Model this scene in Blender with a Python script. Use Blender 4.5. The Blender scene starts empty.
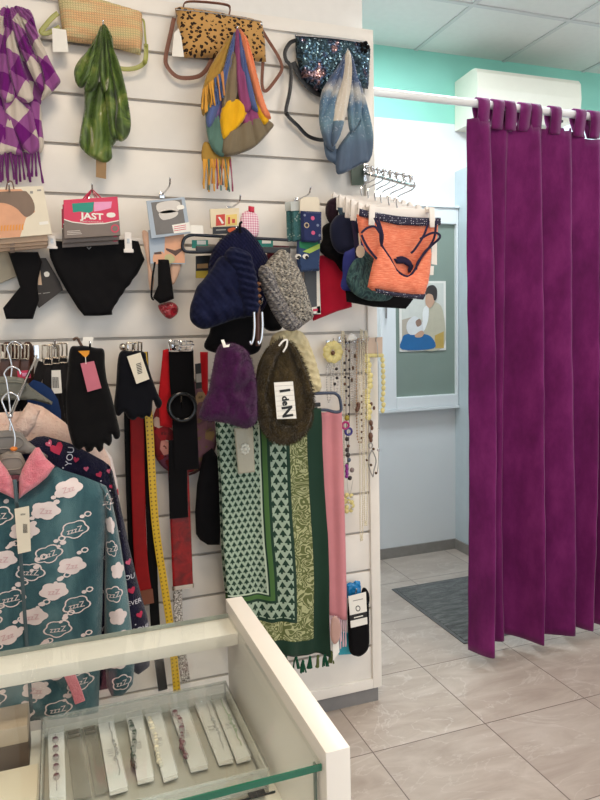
import bpy, math, random
import numpy as np
from mathutils import Vector, noise
from mathutils.geometry import delaunay_2d_cdt

R = random.Random(7)
SC = bpy.context.scene
COL = SC.collection

# ------------------------------------------------------------------ camera
FPX, PITCH, ROLL, YAW = 675.97, 0.101604, -0.02502, 0.343055
CAM = np.array([-1.11023, -2.260638, 1.437085])
_F = np.array([math.sin(YAW)*math.cos(PITCH), math.cos(YAW)*math.cos(PITCH), -math.sin(PITCH)])
_R = np.array([math.cos(YAW), -math.sin(YAW), 0.0])
_U = np.cross(_R, _F)
_R2 = _R*math.cos(ROLL) + _U*math.sin(ROLL)
_U2 = -_R*math.sin(ROLL) + _U*math.cos(ROLL)

def _dir(u, v):
    return _F + _R2*(u-300)/FPX + _U2*(400-v)/FPX

def at(u, v, Y=0.0):
    """photo sight line met with the upright plane at depth Y (wall face is Y=0)"""
    d = _dir(u, v); t = (Y-CAM[1])/d[1]; p = CAM + d*t
    return Vector(p)

def flat(u, v, z):
    d = _dir(u, v); t = (z-CAM[2])/d[2]
    return Vector(CAM + d*t)

def xz(pts, Y):
    return [(at(u, v, Y).x, at(u, v, Y).z) for u, v in pts]

cd = bpy.data.cameras.new('camera')
cam = bpy.data.objects.new('camera', cd); COL.objects.link(cam)
from mathutils import Matrix
mm = Matrix.Identity(4)
for i in range(3):
    mm[i][0] = _R2[i]; mm[i][1] = _U2[i]; mm[i][2] = -_F[i]; mm[i][3] = CAM[i]
cam.matrix_world = mm
cd.sensor_fit = 'VERTICAL'; cd.sensor_height = 36.0; cd.lens = FPX/800*36.0
cd.clip_start = 0.02
SC.camera = cam

# ------------------------------------------------------------------ materials
def lin(c):
    out = []
    for x in c[:3]:
        x = x/255.0
        out.append(x/12.92 if x <= 0.04045 else ((x+0.055)/1.055)**2.4)
    return (*out, 1.0)

class NT:
    """small helper for shader node trees"""
    def __init__(s, name):
        s.m = bpy.data.materials.new(name); s.m.use_nodes = True
        s.t = s.m.node_tree; s.n = s.t.nodes; s.l = s.t.links
        s.b = s.n['Principled BSDF']
        s.uv = None
    def node(s, typ, **kw):
        n = s.n.new(typ)
        for k, v in kw.items(): setattr(n, k, v)
        return n
    def put(s, v, sock):
        if hasattr(v, 'links') or hasattr(v, 'is_linked'): s.l.new(v, sock)
        else: sock.default_value = v
    def coord(s, kind='UV'):
        if s.uv is None: s.uv = s.node('ShaderNodeTexCoord')
        return s.uv.outputs[kind]
    def map(s, vec, scale=(1, 1, 1), loc=(0, 0, 0), rot=(0, 0, 0)):
        n = s.node('ShaderNodeMapping'); s.put(vec, n.inputs[0])
        n.inputs['Scale'].default_value = scale; n.inputs['Location'].default_value = loc; n.inputs['Rotation'].default_value = rot
        return n.outputs[0]
    def math(s, op, a, b=0.0, c=0.0):
        n = s.node('ShaderNodeMath', operation=op)
        s.put(a, n.inputs[0]); s.put(b, n.inputs[1]); s.put(c, n.inputs[2])
        return n.outputs[0]
    def sep(s, vec):
        n = s.node('ShaderNodeSeparateXYZ'); s.put(vec, n.inputs[0]); return n.outputs
    def comb(s, x, y, z=0.0):
        n = s.node('ShaderNodeCombineXYZ'); s.put(x, n.inputs[0]); s.put(y, n.inputs[1]); s.put(z, n.inputs[2]); return n.outputs[0]
    def noise(s, vec, scale, detail=3.0, rough=.55, dist=0.0, out=0):
        n = s.node('ShaderNodeTexNoise'); s.put(vec, n.inputs['Vector'])
        n.inputs['Scale'].default_value = scale; n.inputs['Detail'].default_value = detail
        n.inputs['Roughness'].default_value = rough; n.inputs['Distortion'].default_value = dist
        return n.outputs[out]
    def voro(s, vec, scale, feature='F1', out='Distance', rnd=1.0):
        n = s.node('ShaderNodeTexVoronoi', feature=feature); s.put(vec, n.inputs['Vector'])
        n.inputs['Scale'].default_value = scale; n.inputs['Randomness'].default_value = rnd
        return n.outputs[out]
    def wave(s, vec, scale, dist=0.0, direction='X', detail=2.0, dscale=1.0, typ='BANDS'):
        n = s.node('ShaderNodeTexWave', wave_type=typ)
        if typ == 'BANDS': n.bands_direction = direction
        s.put(vec, n.inputs['Vector']); n.inputs['Scale'].default_value = scale
        n.inputs['Distortion'].default_value = dist; n.inputs['Detail'].default_value = detail; n.inputs['Detail Scale'].default_value = dscale
        return n.outputs['Fac']
    def ramp(s, fac, stops, interp='LINEAR'):
        n = s.node('ShaderNodeValToRGB'); s.put(fac, n.inputs[0])
        cr = n.color_ramp; cr.interpolation = interp
        while len(cr.elements) < len(stops): cr.elements.new(0.5)
        for e, (p, c) in zip(cr.elements, stops):
            e.position = p; e.color = lin(c)
        return n.outputs[0]
    def mix(s, fac, a, b, mode='MIX'):
        n = s.node('ShaderNodeMix', data_type='RGBA', blend_type=mode)
        s.put(fac, n.inputs[0])
        s.put(lin(a) if isinstance(a, tuple) else a, n.inputs[6]); s.put(lin(b) if isinstance(b, tuple) else b, n.inputs[7])
        return n.outputs[2]
    def bump(s, h, strength=.3, dist=.002):
        n = s.node('ShaderNodeBump'); s.put(h, n.inputs['Height'])
        n.inputs['Strength'].default_value = strength; n.inputs['Distance'].default_value = dist
        s.l.new(n.outputs[0], s.b.inputs['Normal'])
    def done(s, col, rough=.6, metal=0.0, sheen=0.0, spec=.5, trans=0.0, alpha=1.0, coat=0.0, ior=None):
        b = s.b
        s.put(lin(col) if isinstance(col, tuple) else col, b.inputs['Base Color'])
        s.put(rough, b.inputs['Roughness']); s.put(metal, b.inputs['Metallic'])
        b.inputs['Specular IOR Level'].default_value = spec
        b.inputs['Sheen Weight'].default_value = sheen; b.inputs['Sheen Roughness'].default_value = .4
        b.inputs['Transmission Weight'].default_value = trans; b.inputs['Alpha'].default_value = alpha
        b.inputs['Coat Weight'].default_value = coat
        if ior: b.inputs['IOR'].default_value = ior
        return s.m

def plain(name, col, rough=.6, nz=.06, bump=0.0, bscale=300, **kw):
    t = NT(name); v = t.coord('Object')
    f = t.noise(v, 25, 3)
    c = t.mix(f, tuple(min(255, x*(1-nz)) for x in col), tuple(min(255, x*(1+nz)) for x in col))
    if bump: t.bump(t.noise(v, bscale, 2), bump, .002)
    return t.done(c, rough, **kw)

def fabric(name, col, rough=.9, weave=900, nz=.12, sheen=.2, strength=.25):
    t = NT(name); v = t.coord('Object')
    f = t.noise(v, 14, 4)
    c = t.mix(f, tuple(min(255, x*(1-nz)) for x in col), tuple(min(255, x*(1+nz)) for x in col))
    t.bump(t.noise(v, weave, 2), strength, .0015)
    return t.done(c, rough, sheen=sheen, spec=.2)

def metal(name, col=(200, 200, 205), rough=.18):
    t = NT(name); f = t.noise(t.coord('Object'), 60, 2)
    return t.done(t.mix(f, tuple(x*.94 for x in col), col), rough, 1.0)

def glass(name, col=(240, 250, 246), rough=.02, mixf=.9):
    """thin clear sheet: mostly see-through with mirror reflections"""
    t = NT(name)
    tr = t.node('ShaderNodeBsdfTransparent'); tr.inputs[0].default_value = lin(col)
    gl = t.node('ShaderNodeBsdfGlossy'); gl.inputs['Roughness'].default_value = rough
    fr = t.node('ShaderNodeLayerWeight'); fr.inputs[0].default_value = .5
    k = t.math('ADD', t.math('MULTIPLY', t.math('POWER', fr.outputs['Facing'], 5.0), .8), .02)
    ms = t.node('ShaderNodeMixShader'); t.l.new(k, ms.inputs[0])
    t.l.new(tr.outputs[0], ms.inputs[1]); t.l.new(gl.outputs[0], ms.inputs[2])
    t.l.new(ms.outputs[0], t.n['Material Output'].inputs[0])
    return t.m

def film(name, col=(235, 238, 236), a=.22, rough=.12):
    t = NT(name)
    f = t.noise(t.coord('Object'), 60, 4, dist=1.5)
    t.bump(f, .8, .004)
    m = t.done(col, rough, alpha=a, spec=.8)
    return m

# ------------------------------------------------------------------ mesh builder
def resample(poly, h):
    out = []
    n = len(poly)
    for i in range(n):
        a, b = poly[i], poly[(i+1) % n]
        L = math.hypot(b[0]-a[0], b[1]-a[1]); k = max(1, int(math.ceil(L/h)))
        for j in range(k): out.append((a[0]+(b[0]-a[0])*j/k, a[1]+(b[1]-a[1])*j/k))
    return out

def smooth_poly(p, sub=5):
    n = len(p); out = []
    for i in range(n):
        p0, p1, p2, p3 = p[i-1], p[i], p[(i+1) % n], p[(i+2) % n]
        for j in range(sub):
            t = j/sub
            out.append(tuple(0.5*((2*p1[k]) + (-p0[k]+p2[k])*t + (2*p0[k]-5*p1[k]+4*p2[k]-p3[k])*t*t + (-p0[k]+3*p1[k]-3*p2[k]+p3[k])*t**3) for k in range(2)))
    return out

def smooth_path(p, sub=6):
    n = len(p); out = []
    for i in range(n-1):
        p0 = p[max(i-1, 0)]; p1 = p[i]; p2 = p[i+1]; p3 = p[min(i+2, n-1)]
        for j in range(sub):
            t = j/sub
            out.append(Vector([0.5*((2*p1[k]) + (-p0[k]+p2[k])*t + (2*p0[k]-5*p1[k]+4*p2[k]-p3[k])*t*t + (-p0[k]+3*p1[k]-3*p2[k]+p3[k])*t**3) for k in range(3)]))
    out.append(Vector(p[-1]))
    return out

def seg_dist(P, poly):
    A = np.array(poly); B = np.roll(A, -1, axis=0)
    d = np.full(len(P), 1e9)
    for a, b in zip(A, B):
        ab = b-a; L = ab@ab
        if L < 1e-14: continue
        t = np.clip(((P-a)@ab)/L, 0, 1)
        q = a + t[:, None]*ab
        d = np.minimum(d, np.hypot(*(P-q).T))
    return d

def inside(P, poly):
    A = np.array(poly); B = np.roll(A, -1, axis=0)
    r = np.zeros(len(P), bool)
    for a, b in zip(A, B):
        if abs(a[1]-b[1]) < 1e-15: continue
        c = ((a[1] > P[:, 1]) != (b[1] > P[:, 1])) & (P[:, 0] < (b[0]-a[0])*(P[:, 1]-a[1])/(b[1]-a[1]) + a[0])
        r ^= c
    return r

def area(poly):
    return .5*sum(poly[i-1][0]*poly[i][1]-poly[i][0]*poly[i-1][1] for i in range(len(poly)))

_txt = {}
def text_mesh(s):
    if s in _txt: return _txt[s]
    c = bpy.data.curves.new('lettering', 'FONT'); c.body = s; c.size = 1; c.align_x = 'CENTER'; c.align_y = 'CENTER'; c.resolution_u = 3; c.offset = .022 if s in ('JAST', 'I', 'N', 'de') else 0
    o = bpy.data.objects.new('lettering', c); COL.objects.link(o)
    dg = bpy.context.evaluated_depsgraph_get()
    me = bpy.data.meshes.new_from_object(o.evaluated_get(dg))
    r = ([(v.co.x, v.co.y) for v in me.vertices], [tuple(p.vertices) for p in me.polygons])
    bpy.data.objects.remove(o); bpy.data.curves.remove(c); bpy.data.meshes.remove(me)
    _txt[s] = r
    return r

class MB:
    def __init__(s): s.v = []; s.f = []; s.mi = []; s.uv = []; s.sf = None
    def add(s, vs, fs, mi=0, uv=None):
        b = len(s.v)
        s.v += [tuple(v) for v in vs]; s.f += [tuple(b+i for i in f) for f in fs]; s.mi += [mi]*len(fs)
        s.uv += [tuple(x) for x in uv] if uv is not None else [(v[0], v[2]) for v in vs]
        return s
    def box(s, lo, hi, mi=0, bev=0.0, rot=0.0, piv=None):
        x0, y0, z0 = lo; x1, y1, z1 = hi
        if bev <= 0:
            vs = [(x, y, z) for x in (x0, x1) for y in (y0, y1) for z in (z0, z1)]
            fs = [(0, 1, 3, 2), (4, 6, 7, 5), (0, 4, 5, 1), (2, 3, 7, 6), (0, 2, 6, 4), (1, 5, 7, 3)]
        else:
            b = min(bev, (x1-x0)*.45, (y1-y0)*.45, (z1-z0)*.45)
            import bmesh
            bm = bmesh.new(); bmesh.ops.create_cube(bm, size=1)
            for v in bm.verts: v.co = Vector(((x0+x1)/2+v.co.x*(x1-x0), (y0+y1)/2+v.co.y*(y1-y0), (z0+z1)/2+v.co.z*(z1-z0)))
            bmesh.ops.bevel(bm, geom=bm.edges[:], offset=b, segments=2, affect='EDGES', profile=.6)
            bm.verts.index_update()
            vs = [tuple(v.co) for v in bm.verts]; fs = [tuple(v.index for v in f.verts) for f in bm.faces]; bm.free()
        if rot:
            px, pz = piv if piv else ((x0+x1)/2, (z0+z1)/2); c, q = math.cos(rot), math.sin(rot)
            vs = [(px+(x-px)*c-(z-pz)*q, y, pz+(x-px)*q+(z-pz)*c) for x, y, z in vs]
        return s.add(vs, fs, mi)
    def quad(s, pts, thick_vec, mi=0, uv=None):
        """a slab: polygon pts (3D) extruded by thick_vec"""
        n = len(pts); t = Vector(thick_vec)
        vs = [Vector(p) for p in pts] + [Vector(p)+t for p in pts]
        fs = [tuple(range(n)), tuple(range(2*n-1, n-1, -1))] + [(i, i+n, (i+1) % n+n, (i+1) % n) for i in range(n)]
        return s.add(vs, fs, mi)
    def tube(s, path, r, n=8, mi=0, closed=False, flat=None):
        P = [Vector(p) for p in path]; m = len(P)
        rad = r if callable(r) else (lambda k: r)
        vs = []; fs = []; uv = []
        up = None; L = 0
        for i in range(m):
            if closed: t = P[(i+1) % m]-P[i-1]
            else: t = P[min(i+1, m-1)]-P[max(i-1, 0)]
            if t.length < 1e-9: t = Vector((0, 0, 1))
            t.normalize()
            if flat is not None:
                a = Vector(flat); a = a - t*a.dot(t); a.normalize(); b = t.cross(a)
            else:
                if up is None: up = Vector((0, 1, 0)) if abs(t.y) < .9 else Vector((1, 0, 0))
                up = up - t*up.dot(t)
                if up.length < 1e-6: up = Vector((1, 0, 0)) - t*t.x
                up.normalize(); a = up; b = t.cross(a)
            rr = rad(i/(m-1) if m > 1 else 0)
            if i: L += (P[i]-P[i-1]).length
            for j in range(n):
                th = 2*math.pi*j/n
                if isinstance(rr, tuple):   # (half width along b, half thickness along a), squarish
                    c, q = math.cos(th), math.sin(th); e = .45
                    w = math.copysign(abs(c)**e, c)*rr[0]; d = math.copysign(abs(q)**e, q)*rr[1]
                    vs.append(P[i]+b*w+a*d); uv.append((w, L))
                else:
                    vs.append(P[i]+a*rr*math.cos(th)+b*rr*math.sin(th)); uv.append((j/n*6.28*rr, L))
        k = m if closed else m-1
        for i in range(k):
            for j in range(n):
                a0 = i*n+j; a1 = i*n+(j+1) % n; b0 = ((i+1) % m)*n+j; b1 = ((i+1) % m)*n+(j+1) % n
                fs.append((a0, a1, b1, b0))
        if not closed: fs += [tuple(range(n-1, -1, -1)), tuple((m-1)*n+j for j in range(n))]
        return s.add(vs, fs, mi, uv)
    def strap(s, path, w, t, mi=0, flat=(0, -1, 0), closed=False):
        return s.tube(path, (lambda k: (w/2, t/2)) if not callable(w) else (lambda k: (w(k)/2, t/2)), 12, mi, closed, flat)
    def ball(s, c, r, mi=0, n=10, sc=(1, 1, 1)):
        c = Vector(c); vs = [c+Vector((0, 0, r*sc[2]))]; fs = []; m = max(4, n//2)
        for i in range(1, m):
            ph = math.pi*i/m
            for j in range(n):
                th = 2*math.pi*j/n
                vs.append(c+Vector((r*sc[0]*math.sin(ph)*math.cos(th), r*sc[1]*math.sin(ph)*math.sin(th), r*sc[2]*math.cos(ph))))
        vs.append(c-Vector((0, 0, r*sc[2])))
        for j in range(n):
            fs.append((0, 1+j, 1+(j+1) % n))
            for i in range(m-2): fs.append((1+i*n+j, 1+(i+1)*n+j, 1+(i+1)*n+(j+1) % n, 1+i*n+(j+1) % n))
            fs.append((len(vs)-1, 1+(m-2)*n+(j+1) % n, 1+(m-2)*n+j))
        return s.add(vs, fs, mi)
    def puff(s, poly, Y, t, mi=0, h=None, r=None, bump=None, back=.5, uv0=(0, 0), smooth=False, skew=None, uvf=None):
        """stuffed cloth piece: outline poly in (x,z), front bulging t towards the viewer side"""
        if smooth: poly = smooth_poly(poly)
        A = abs(area(poly))
        if h is None: h = max(.0035, math.sqrt(A/1100))
        if r is None: r = min(.04, math.sqrt(A)*.25)
        bd = resample(poly, h)
        P = np.array(poly); lo = P.min(0); hi = P.max(0)
        gx = np.arange(lo[0], hi[0], h); gz = np.arange(lo[1], hi[1], h*.87)
        G = np.array([(x+(.5*h if j % 2 else 0), z) for j, z in enumerate(gz) for x in gx]) if len(gx)*len(gz) else np.zeros((0, 2))
        if len(G):
            G = G[inside(G, poly)]
            if len(G): G = G[seg_dist(G, poly) > .5*h]
        vs2 = [Vector(p) for p in bd] + [Vector(p) for p in G]
        eds = [(i, (i+1) % len(bd)) for i in range(len(bd))]
        ov, oe, of, *_ = delaunay_2d_cdt(vs2, eds, [], 1, 1e-6)
        Q = np.array([tuple(v) for v in ov]); D = seg_dist(Q, poly)
        cen = [(Q[list(f)].mean(0)) for f in of]; keep = inside(np.array(cen), poly)
        of = [f for f, k in zip(of, keep) if k]
        def prof(d): return math.sqrt(max(0, 1-(1-min(d/r, 1))**2))
        sk = skew or (lambda x, z: 0.0)
        bp = bump or (lambda x, z: 0.0)
        def fy(x, z, d): 
            w = prof(d); return Y + sk(x, z) - (t + bp(x, z))*w
        def by(x, z, d):
            w = prof(d); return Y + sk(x, z) + back*t*w
        n = len(Q); bnd = D < 1e-5
        vs = [(x, fy(x, z, d), z) for (x, z), d in zip(Q, D)]
        idx = {}
        for i, ((x, z), d) in enumerate(zip(Q, D)):
            if bnd[i]: idx[i] = i
            else: idx[i] = len(vs); vs.append((x, by(x, z, d), z))
        fs = []
        for f in of:
            a = Q[list(f)]; ar = area([tuple(p) for p in a])
            ff = tuple(f) if ar > 0 else tuple(reversed(f))
            fs.append(ff); fs.append(tuple(idx[i] for i in reversed(ff)))
        if uvf: uv = [uvf(v[0], v[2]) for v in vs]
        else: uv = [(v[0]-uv0[0], v[2]-uv0[1]) for v in vs]
        s.add(vs, fs, mi, uv)
        poly_ = poly
        def surf(x, z):
            d = float(seg_dist(np.array([(x, z)]), poly_)[0])
            return fy(x, z, d)
        s.sf = surf; s.poly = poly
        return s
    def onto(s, pts, mi, off=.0015, ring=None, surf=None):
        """print a 2-D shape (x,z) on the last puffed surface"""
        surf = surf or s.sf
        c = (sum(p[0] for p in pts)/len(pts), sum(p[1] for p in pts)/len(pts))
        if ring is None:
            rings = [1, .66, .33]
            vs = []
            for k in rings:
                for p in pts:
                    x, z = c[0]+(p[0]-c[0])*k, c[1]+(p[1]-c[1])*k; vs.append((x, surf(x, z)-off, z))
            vs.append((c[0], surf(*c)-off, c[1])); n = len(pts); fs = []
            for q in range(2):
                for i in range(n): fs.append((q*n+i, q*n+(i+1) % n, (q+1)*n+(i+1) % n, (q+1)*n+i))
            for i in range(n): fs.append((2*n+i, 2*n+(i+1) % n, 3*n))
        else:
            vs = []; n = len(pts)
            for k in (1, ring):
                for p in pts:
                    x, z = c[0]+(p[0]-c[0])*k, c[1]+(p[1]-c[1])*k; vs.append((x, surf(x, z)-off, z))
            fs = [(i, (i+1) % n, n+(i+1) % n, n+i) for i in range(n)]
        if area(pts) < 0: fs = [tuple(reversed(f)) for f in fs]
        return s.add(vs, fs, mi)
    def write(s, txt, cx, cz, size, mi, off=.002, rot=0.0, surf=None, sx=1.0):
        surf = surf or s.sf
        V, F = text_mesh(txt); c, q = math.cos(rot), math.sin(rot); vs = []
        for x, y in V:
            x *= size*sx; y *= size
            X, Z = cx+x*c-y*q, cz+x*q+y*c
            vs.append((X, surf(X, Z)-off, Z))
        return s.add(vs, F, mi)
    def fuzz(s, n, L, r=.0007, mi=0, seed=3):
        """short hairs standing on the faces built so far"""
        q = random.Random(seed); F = [f for f in s.f if len(f) == 3]; V = [Vector(v) for v in s.v]
        vs = []; fs = []
        for _ in range(n):
            f = q.choice(F); a, b, c = (V[i] for i in f); u, w = q.random(), q.random()
            if u+w > 1: u, w = 1-u, 1-w
            p = a+(b-a)*u+(c-a)*w; nn = (b-a).cross(c-a)
            if nn.length < 1e-12: continue
            nn.normalize()
            if nn.y > .5: continue
            d = nn+Vector((q.uniform(-.7, .7), q.uniform(-.5, .5), q.uniform(-1.1, .3))); d.normalize()
            sd = d.cross(Vector((q.random(), q.random(), q.random()+.1))); sd.normalize(); k = len(vs)
            l = L*q.uniform(.6, 1.2)
            vs += [p-sd*r, p+sd*r, p+d*l*.6+nn*l*.1+sd*r*.6, p+d*l]; fs += [(k, k+1, k+2), (k, k+2, k+3)]
        s.add(vs, fs, mi); return s
    def build(s, name, mats, parent=None, smooth=True, origin=None, solid=0.0):
        if not isinstance(mats, (list, tuple)): mats = [mats]
        V = np.array(s.v, float)
        if parent is not None: o0 = Vector(parent['_w']) if '_w' in parent else Vector((0, 0, 0))
        elif origin is not None: o0 = Vector(origin)
        else: o0 = Vector(((V[:, 0].min()+V[:, 0].max())/2, (V[:, 1].min()+V[:, 1].max())/2, V[:, 2].min()))
        me = bpy.data.meshes.new(name)
        me.from_pydata([(x-o0.x, y-o0.y, z-o0.z) for x, y, z in s.v], [], s.f)
        for m in mats: me.materials.append(m)
        me.polygons.foreach_set('material_index', s.mi)
        if smooth: me.polygons.foreach_set('use_smooth', [True]*len(s.f))
        ul = me.uv_layers.new(name='UVMap')
        li = np.zeros(len(me.loops), int); me.loops.foreach_get('vertex_index', li)
        ul.data.foreach_set('uv', np.array(s.uv, float)[li].ravel())
        me.update()
        if smooth:
            try: me.set_sharp_from_angle(angle=math.radians(48))
            except Exception: pass
        o = bpy.data.objects.new(name, me); COL.objects.link(o)
        if parent is not None: o.parent = parent; WP[o.name] = o0
        else: o.location = o0
        if solid:
            m = o.modifiers.new('thickness', 'SOLIDIFY'); m.thickness = solid; m.offset = 0
        o['_w'] = tuple(o0)
        return o
WP = {}

def tag(o, label=None, cat=None, group=None, kind=None):
    if label: o['label'] = label
    if cat: o['category'] = cat
    if group: o['group'] = group
    if kind: o['kind'] = kind
    return o

def T(name, label, cat, loc, group=None):
    o = bpy.data.objects.new(name, None); COL.objects.link(o); o.location = loc; o.empty_display_size = .05
    o['_w'] = tuple(loc)
    return tag(o, label, cat, group)

def copy_thing(o, delta, label=None):
    c = o.copy(); COL.objects.link(c); c.location = Vector(o.location)+Vector(delta)
    if label: c['label'] = label
    c['_w'] = tuple(c.location)
    for ch in [x for x in COL.objects if x.parent == o]:
        d = ch.copy(); COL.objects.link(d); d.parent = c
        for g in [x for x in COL.objects if x.parent == ch]:
            e = g.copy(); COL.objects.link(e); e.parent = d
    return c

def nz(x, z, sc, seed=0.0): return noise.noise(Vector((x*sc, z*sc, seed)))
def wrinkle(a, sc=18, seed=0.0, sx=1.0, sz=1.0):
    return lambda x, z: a*(nz(x*sx, z*sz, sc, seed)+.5*nz(x*sx, z*sz, sc*2.2, seed+5))
def radial(hx, hz, k, a, seed=0.0, r0=.06):
    """folds fanning out of the hook at (hx,hz)"""
    def f(x, z):
        th = math.atan2(x-hx, hz-z+.02); r = math.hypot(x-hx, hz-z)
        w = min(1, r/r0)
        ph = k*th*.5+seed+.9*nz(x, z, 7, seed+3)+r*1.2; g = 1.9*abs(math.sin(ph))**.8-1.1+.45*abs(math.sin(ph*2.3+1))+.3*nz(x, z, 22, seed)
        return a*g*w
    return f

def strips(mb, items, hx, hz, r=.010, amp=.006):
    """cloth folds: each item = (outline px, Y, thickness, material index, pattern turn)"""
    for n, (pl, Y, t, mi, turn) in enumerate(items):
        P = xz(pl, Y); c, q = math.cos(turn), math.sin(turn)
        mb.puff(P, Y, t*.55, mi, r=r, smooth=True, bump=radial(hx, hz, 46, amp, n*1.7), uvf=lambda x, z: ((x-hx)*c-(z-hz)*q+.013*n, (x-hx)*q+(z-hz)*c+.02*n))
    return mb
# ================================================================== MATERIALS
WHITE = plain('white_laminate', (236, 230, 222), .35, .015)
WHITE_METAL = plain('white_lacquer', (238, 238, 238), .3, .01)
CHROME = metal('chrome', (215, 215, 218), .12)
STEEL = metal('brushed_steel', (170, 168, 165), .3)
DARKMETAL = metal('dark_metal', (70, 72, 78), .35)
BLACKP = plain('black_plastic', (22, 22, 26), .35, .05)
WHITEP = plain('white_plastic', (235, 228, 222), .35, .02)
GREYP = plain('grey_plastic', (128, 122, 116), .45, .04)
PAPER = plain('white_paper', (238, 234, 226), .7, .02)
CREAMP = plain('cream_card', (226, 216, 196), .7, .03)
KRAFT = plain('kraft_card', (150, 120, 85), .8, .08)
INK = plain('black_ink', (18, 18, 20), .6, .0)
BLACKF = fabric('black_cloth', (9, 8, 11), .95, 700, .2, .04)
NAVYK = None
FILM = film('clear_film')

# ================================================================== SETTING
ZC, YB = 3.085, 1.456
def struct(name, mb, m, **k):
    return tag(mb.build(name, m, smooth=False, **k), kind='structure')

def floor_mat():
    t = NT('marble_floor_tiles'); v = t.coord('Object')
    br = t.node('ShaderNodeTexBrick'); br.offset = 0.0; br.squash = 1.0
    t.put(t.map(v, loc=(-0.277+4.51, 0.288+4.51, 0)), br.inputs['Vector'])
    for k, c in (('Color1', (.0, .0, .0, 1)), ('Color2', (1, 1, 1, 1))): br.inputs[k].default_value = c
    br.inputs['Scale'].default_value = 1.0; br.inputs['Mortar Size'].default_value = .0022; br.inputs['Mortar Smooth'].default_value = .1
    br.inputs['Brick Width'].default_value = .4511; br.inputs['Row Height'].default_value = .4511; br.inputs['Bias'].default_value = 0
    off = t.sep(br.outputs['Color'])[0]
    rv = t.node('ShaderNodeVectorMath', operation='ADD'); t.put(v, rv.inputs[0]); t.put(t.comb(t.math('MULTIPLY', off, 7.3), t.math('MULTIPLY', off, 3.1), off), rv.inputs[1])
    vv = rv.outputs[0]
    big = t.noise(t.map(vv, (1.0, 2.6, 1), rot=(0, 0, .35)), 3.0, 6, .6, 1.2)
    c = t.ramp(big, [(.25, (164, 148, 137)), (.5, (184, 170, 158)), (.75, (202, 189, 178))])
    vein = t.noise(t.map(vv, (1, 1.8, 1), rot=(0, 0, -.5)), 2.4, 5, .55, 2.2)
    vm = t.math('ABSOLUTE', t.math('SUBTRACT', vein, .5))
    vf = t.math('MULTIPLY', t.math('SUBTRACT', 1.0, t.math('MINIMUM', t.math('MULTIPLY', vm, 60.0), 1.0)), .35)
    c = t.mix(vf, c, (222, 214, 206))
    tint = t.math('MULTIPLY', off, .25)
    c = t.mix(tint, c, (160, 146, 138))
    c = t.mix(br.outputs['Fac'], c, (118, 104, 96))
    t.bump(t.math('SUBTRACT', 1.0, br.outputs['Fac']), .3, .001)
    return t.done(c, t.math('ADD', t.math('MULTIPLY', big, .2), .22), spec=.5)

X0, X1, YF = -3.2, 3.4, -4.6
struct('floor', MB().box((X0, YF, -.1), (X1, 1.7, 0)), floor_mat(), origin=(0, 0, 0))
CEILM = plain('ceiling_tile', (226, 226, 220), .85, .02, .15, 120)
ce = struct('ceiling', MB().box((X0, YF, ZC), (X1, 1.7, ZC+.1)), CEILM)
g = MB()
for k in range(-6, 5):
    x = 1.005+.62*k
    if X0 < x < X1: g.box((x-.012, YF, ZC-.006), (x+.012, YB, ZC+.002))
for k in range(0, 10):
    y = .869-.6*k
    if YF < y < YB: g.box((X0, y-.012, ZC-.0075), (X1, y+.012, ZC+.002))
g.build('ceiling_grid', plain('grid_white', (205, 206, 203), .5, .01), ce, smooth=False)

def backwall_mat():
    t = NT('mint_over_white_paint'); v = t.coord('Object'); z = t.sep(v)[2]
    f = t.math('GREATER_THAN', z, 2.677)
    n = t.noise(v, 3, 3)
    a = t.mix(n, (226, 230, 232), (234, 237, 238)); b = t.mix(n, (146, 216, 198), (154, 222, 204))
    t.bump(t.noise(v, 220, 2), .06, .001)
    return t.done(t.mix(f, a, b), .7)
struct('wall_back', MB().box((-.9, YB, 0), (X1, YB+.12, ZC)), backwall_mat(), origin=(0, 0, 0))
PAINT = plain('white_paint', (234, 231, 227), .75, .02, .05, 200)
struct('wall_left', MB().box((X0, .03, 0), (-.022, .13, ZC)), PAINT)
struct('wall_side', MB().box((X0-.1, YF, 0), (X0, .13, ZC)), PAINT)
struct('wall_right', MB().box((X1, YF, 0), (X1+.1, YB+.12, ZC)), PAINT)
fw = MB().box((X0, YF-.1, 0), (-2.2, YF, ZC)).box((2.8, YF-.1, 0), (X1, YF, ZC)).box((-2.2, YF-.1, 2.6), (2.8, YF, ZC)).box((-2.2, YF-.1, 0), (2.8, YF, .25))
struct('wall_front', fw, PAINT)
w2 = MB()
for x in (-2.2, -.56, 1.1, 2.75): w2.box((x, YF-.08, .25), (x+.05, YF-.02, 2.6))
w2.box((-2.2, YF-.08, 2.55), (2.8, YF-.02, 2.6)).box((-2.2, YF-.08, .25), (2.8, YF-.02, .3))
struct('window_2', w2, plain('shopfront_frame', (150, 152, 155), .4))
struct('trim_passage', MB().box((-1.0, .13, 0), (-.9, YB+.12, ZC)), PAINT)
# divider of the fitting corner
DIVM = plain('pale_blue_laminate', (196, 208, 214), .45, .02)
struct('wall_divider', MB().box((1.272, .3, 0), (1.292, YB, 2.392)), DIVM)
BB = plain('grey_baseboard', (140, 136, 131), .5, .08)
struct('baseboard_back', MB().box((-.9, YB-.012, 0), (1.272, YB, .065)).box((1.292, YB-.012, 0), (X1, YB, .065)), BB)
struct('baseboard_divider', MB().box((1.26, .3, 0), (1.272, YB-.012, .065)), BB)
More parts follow.
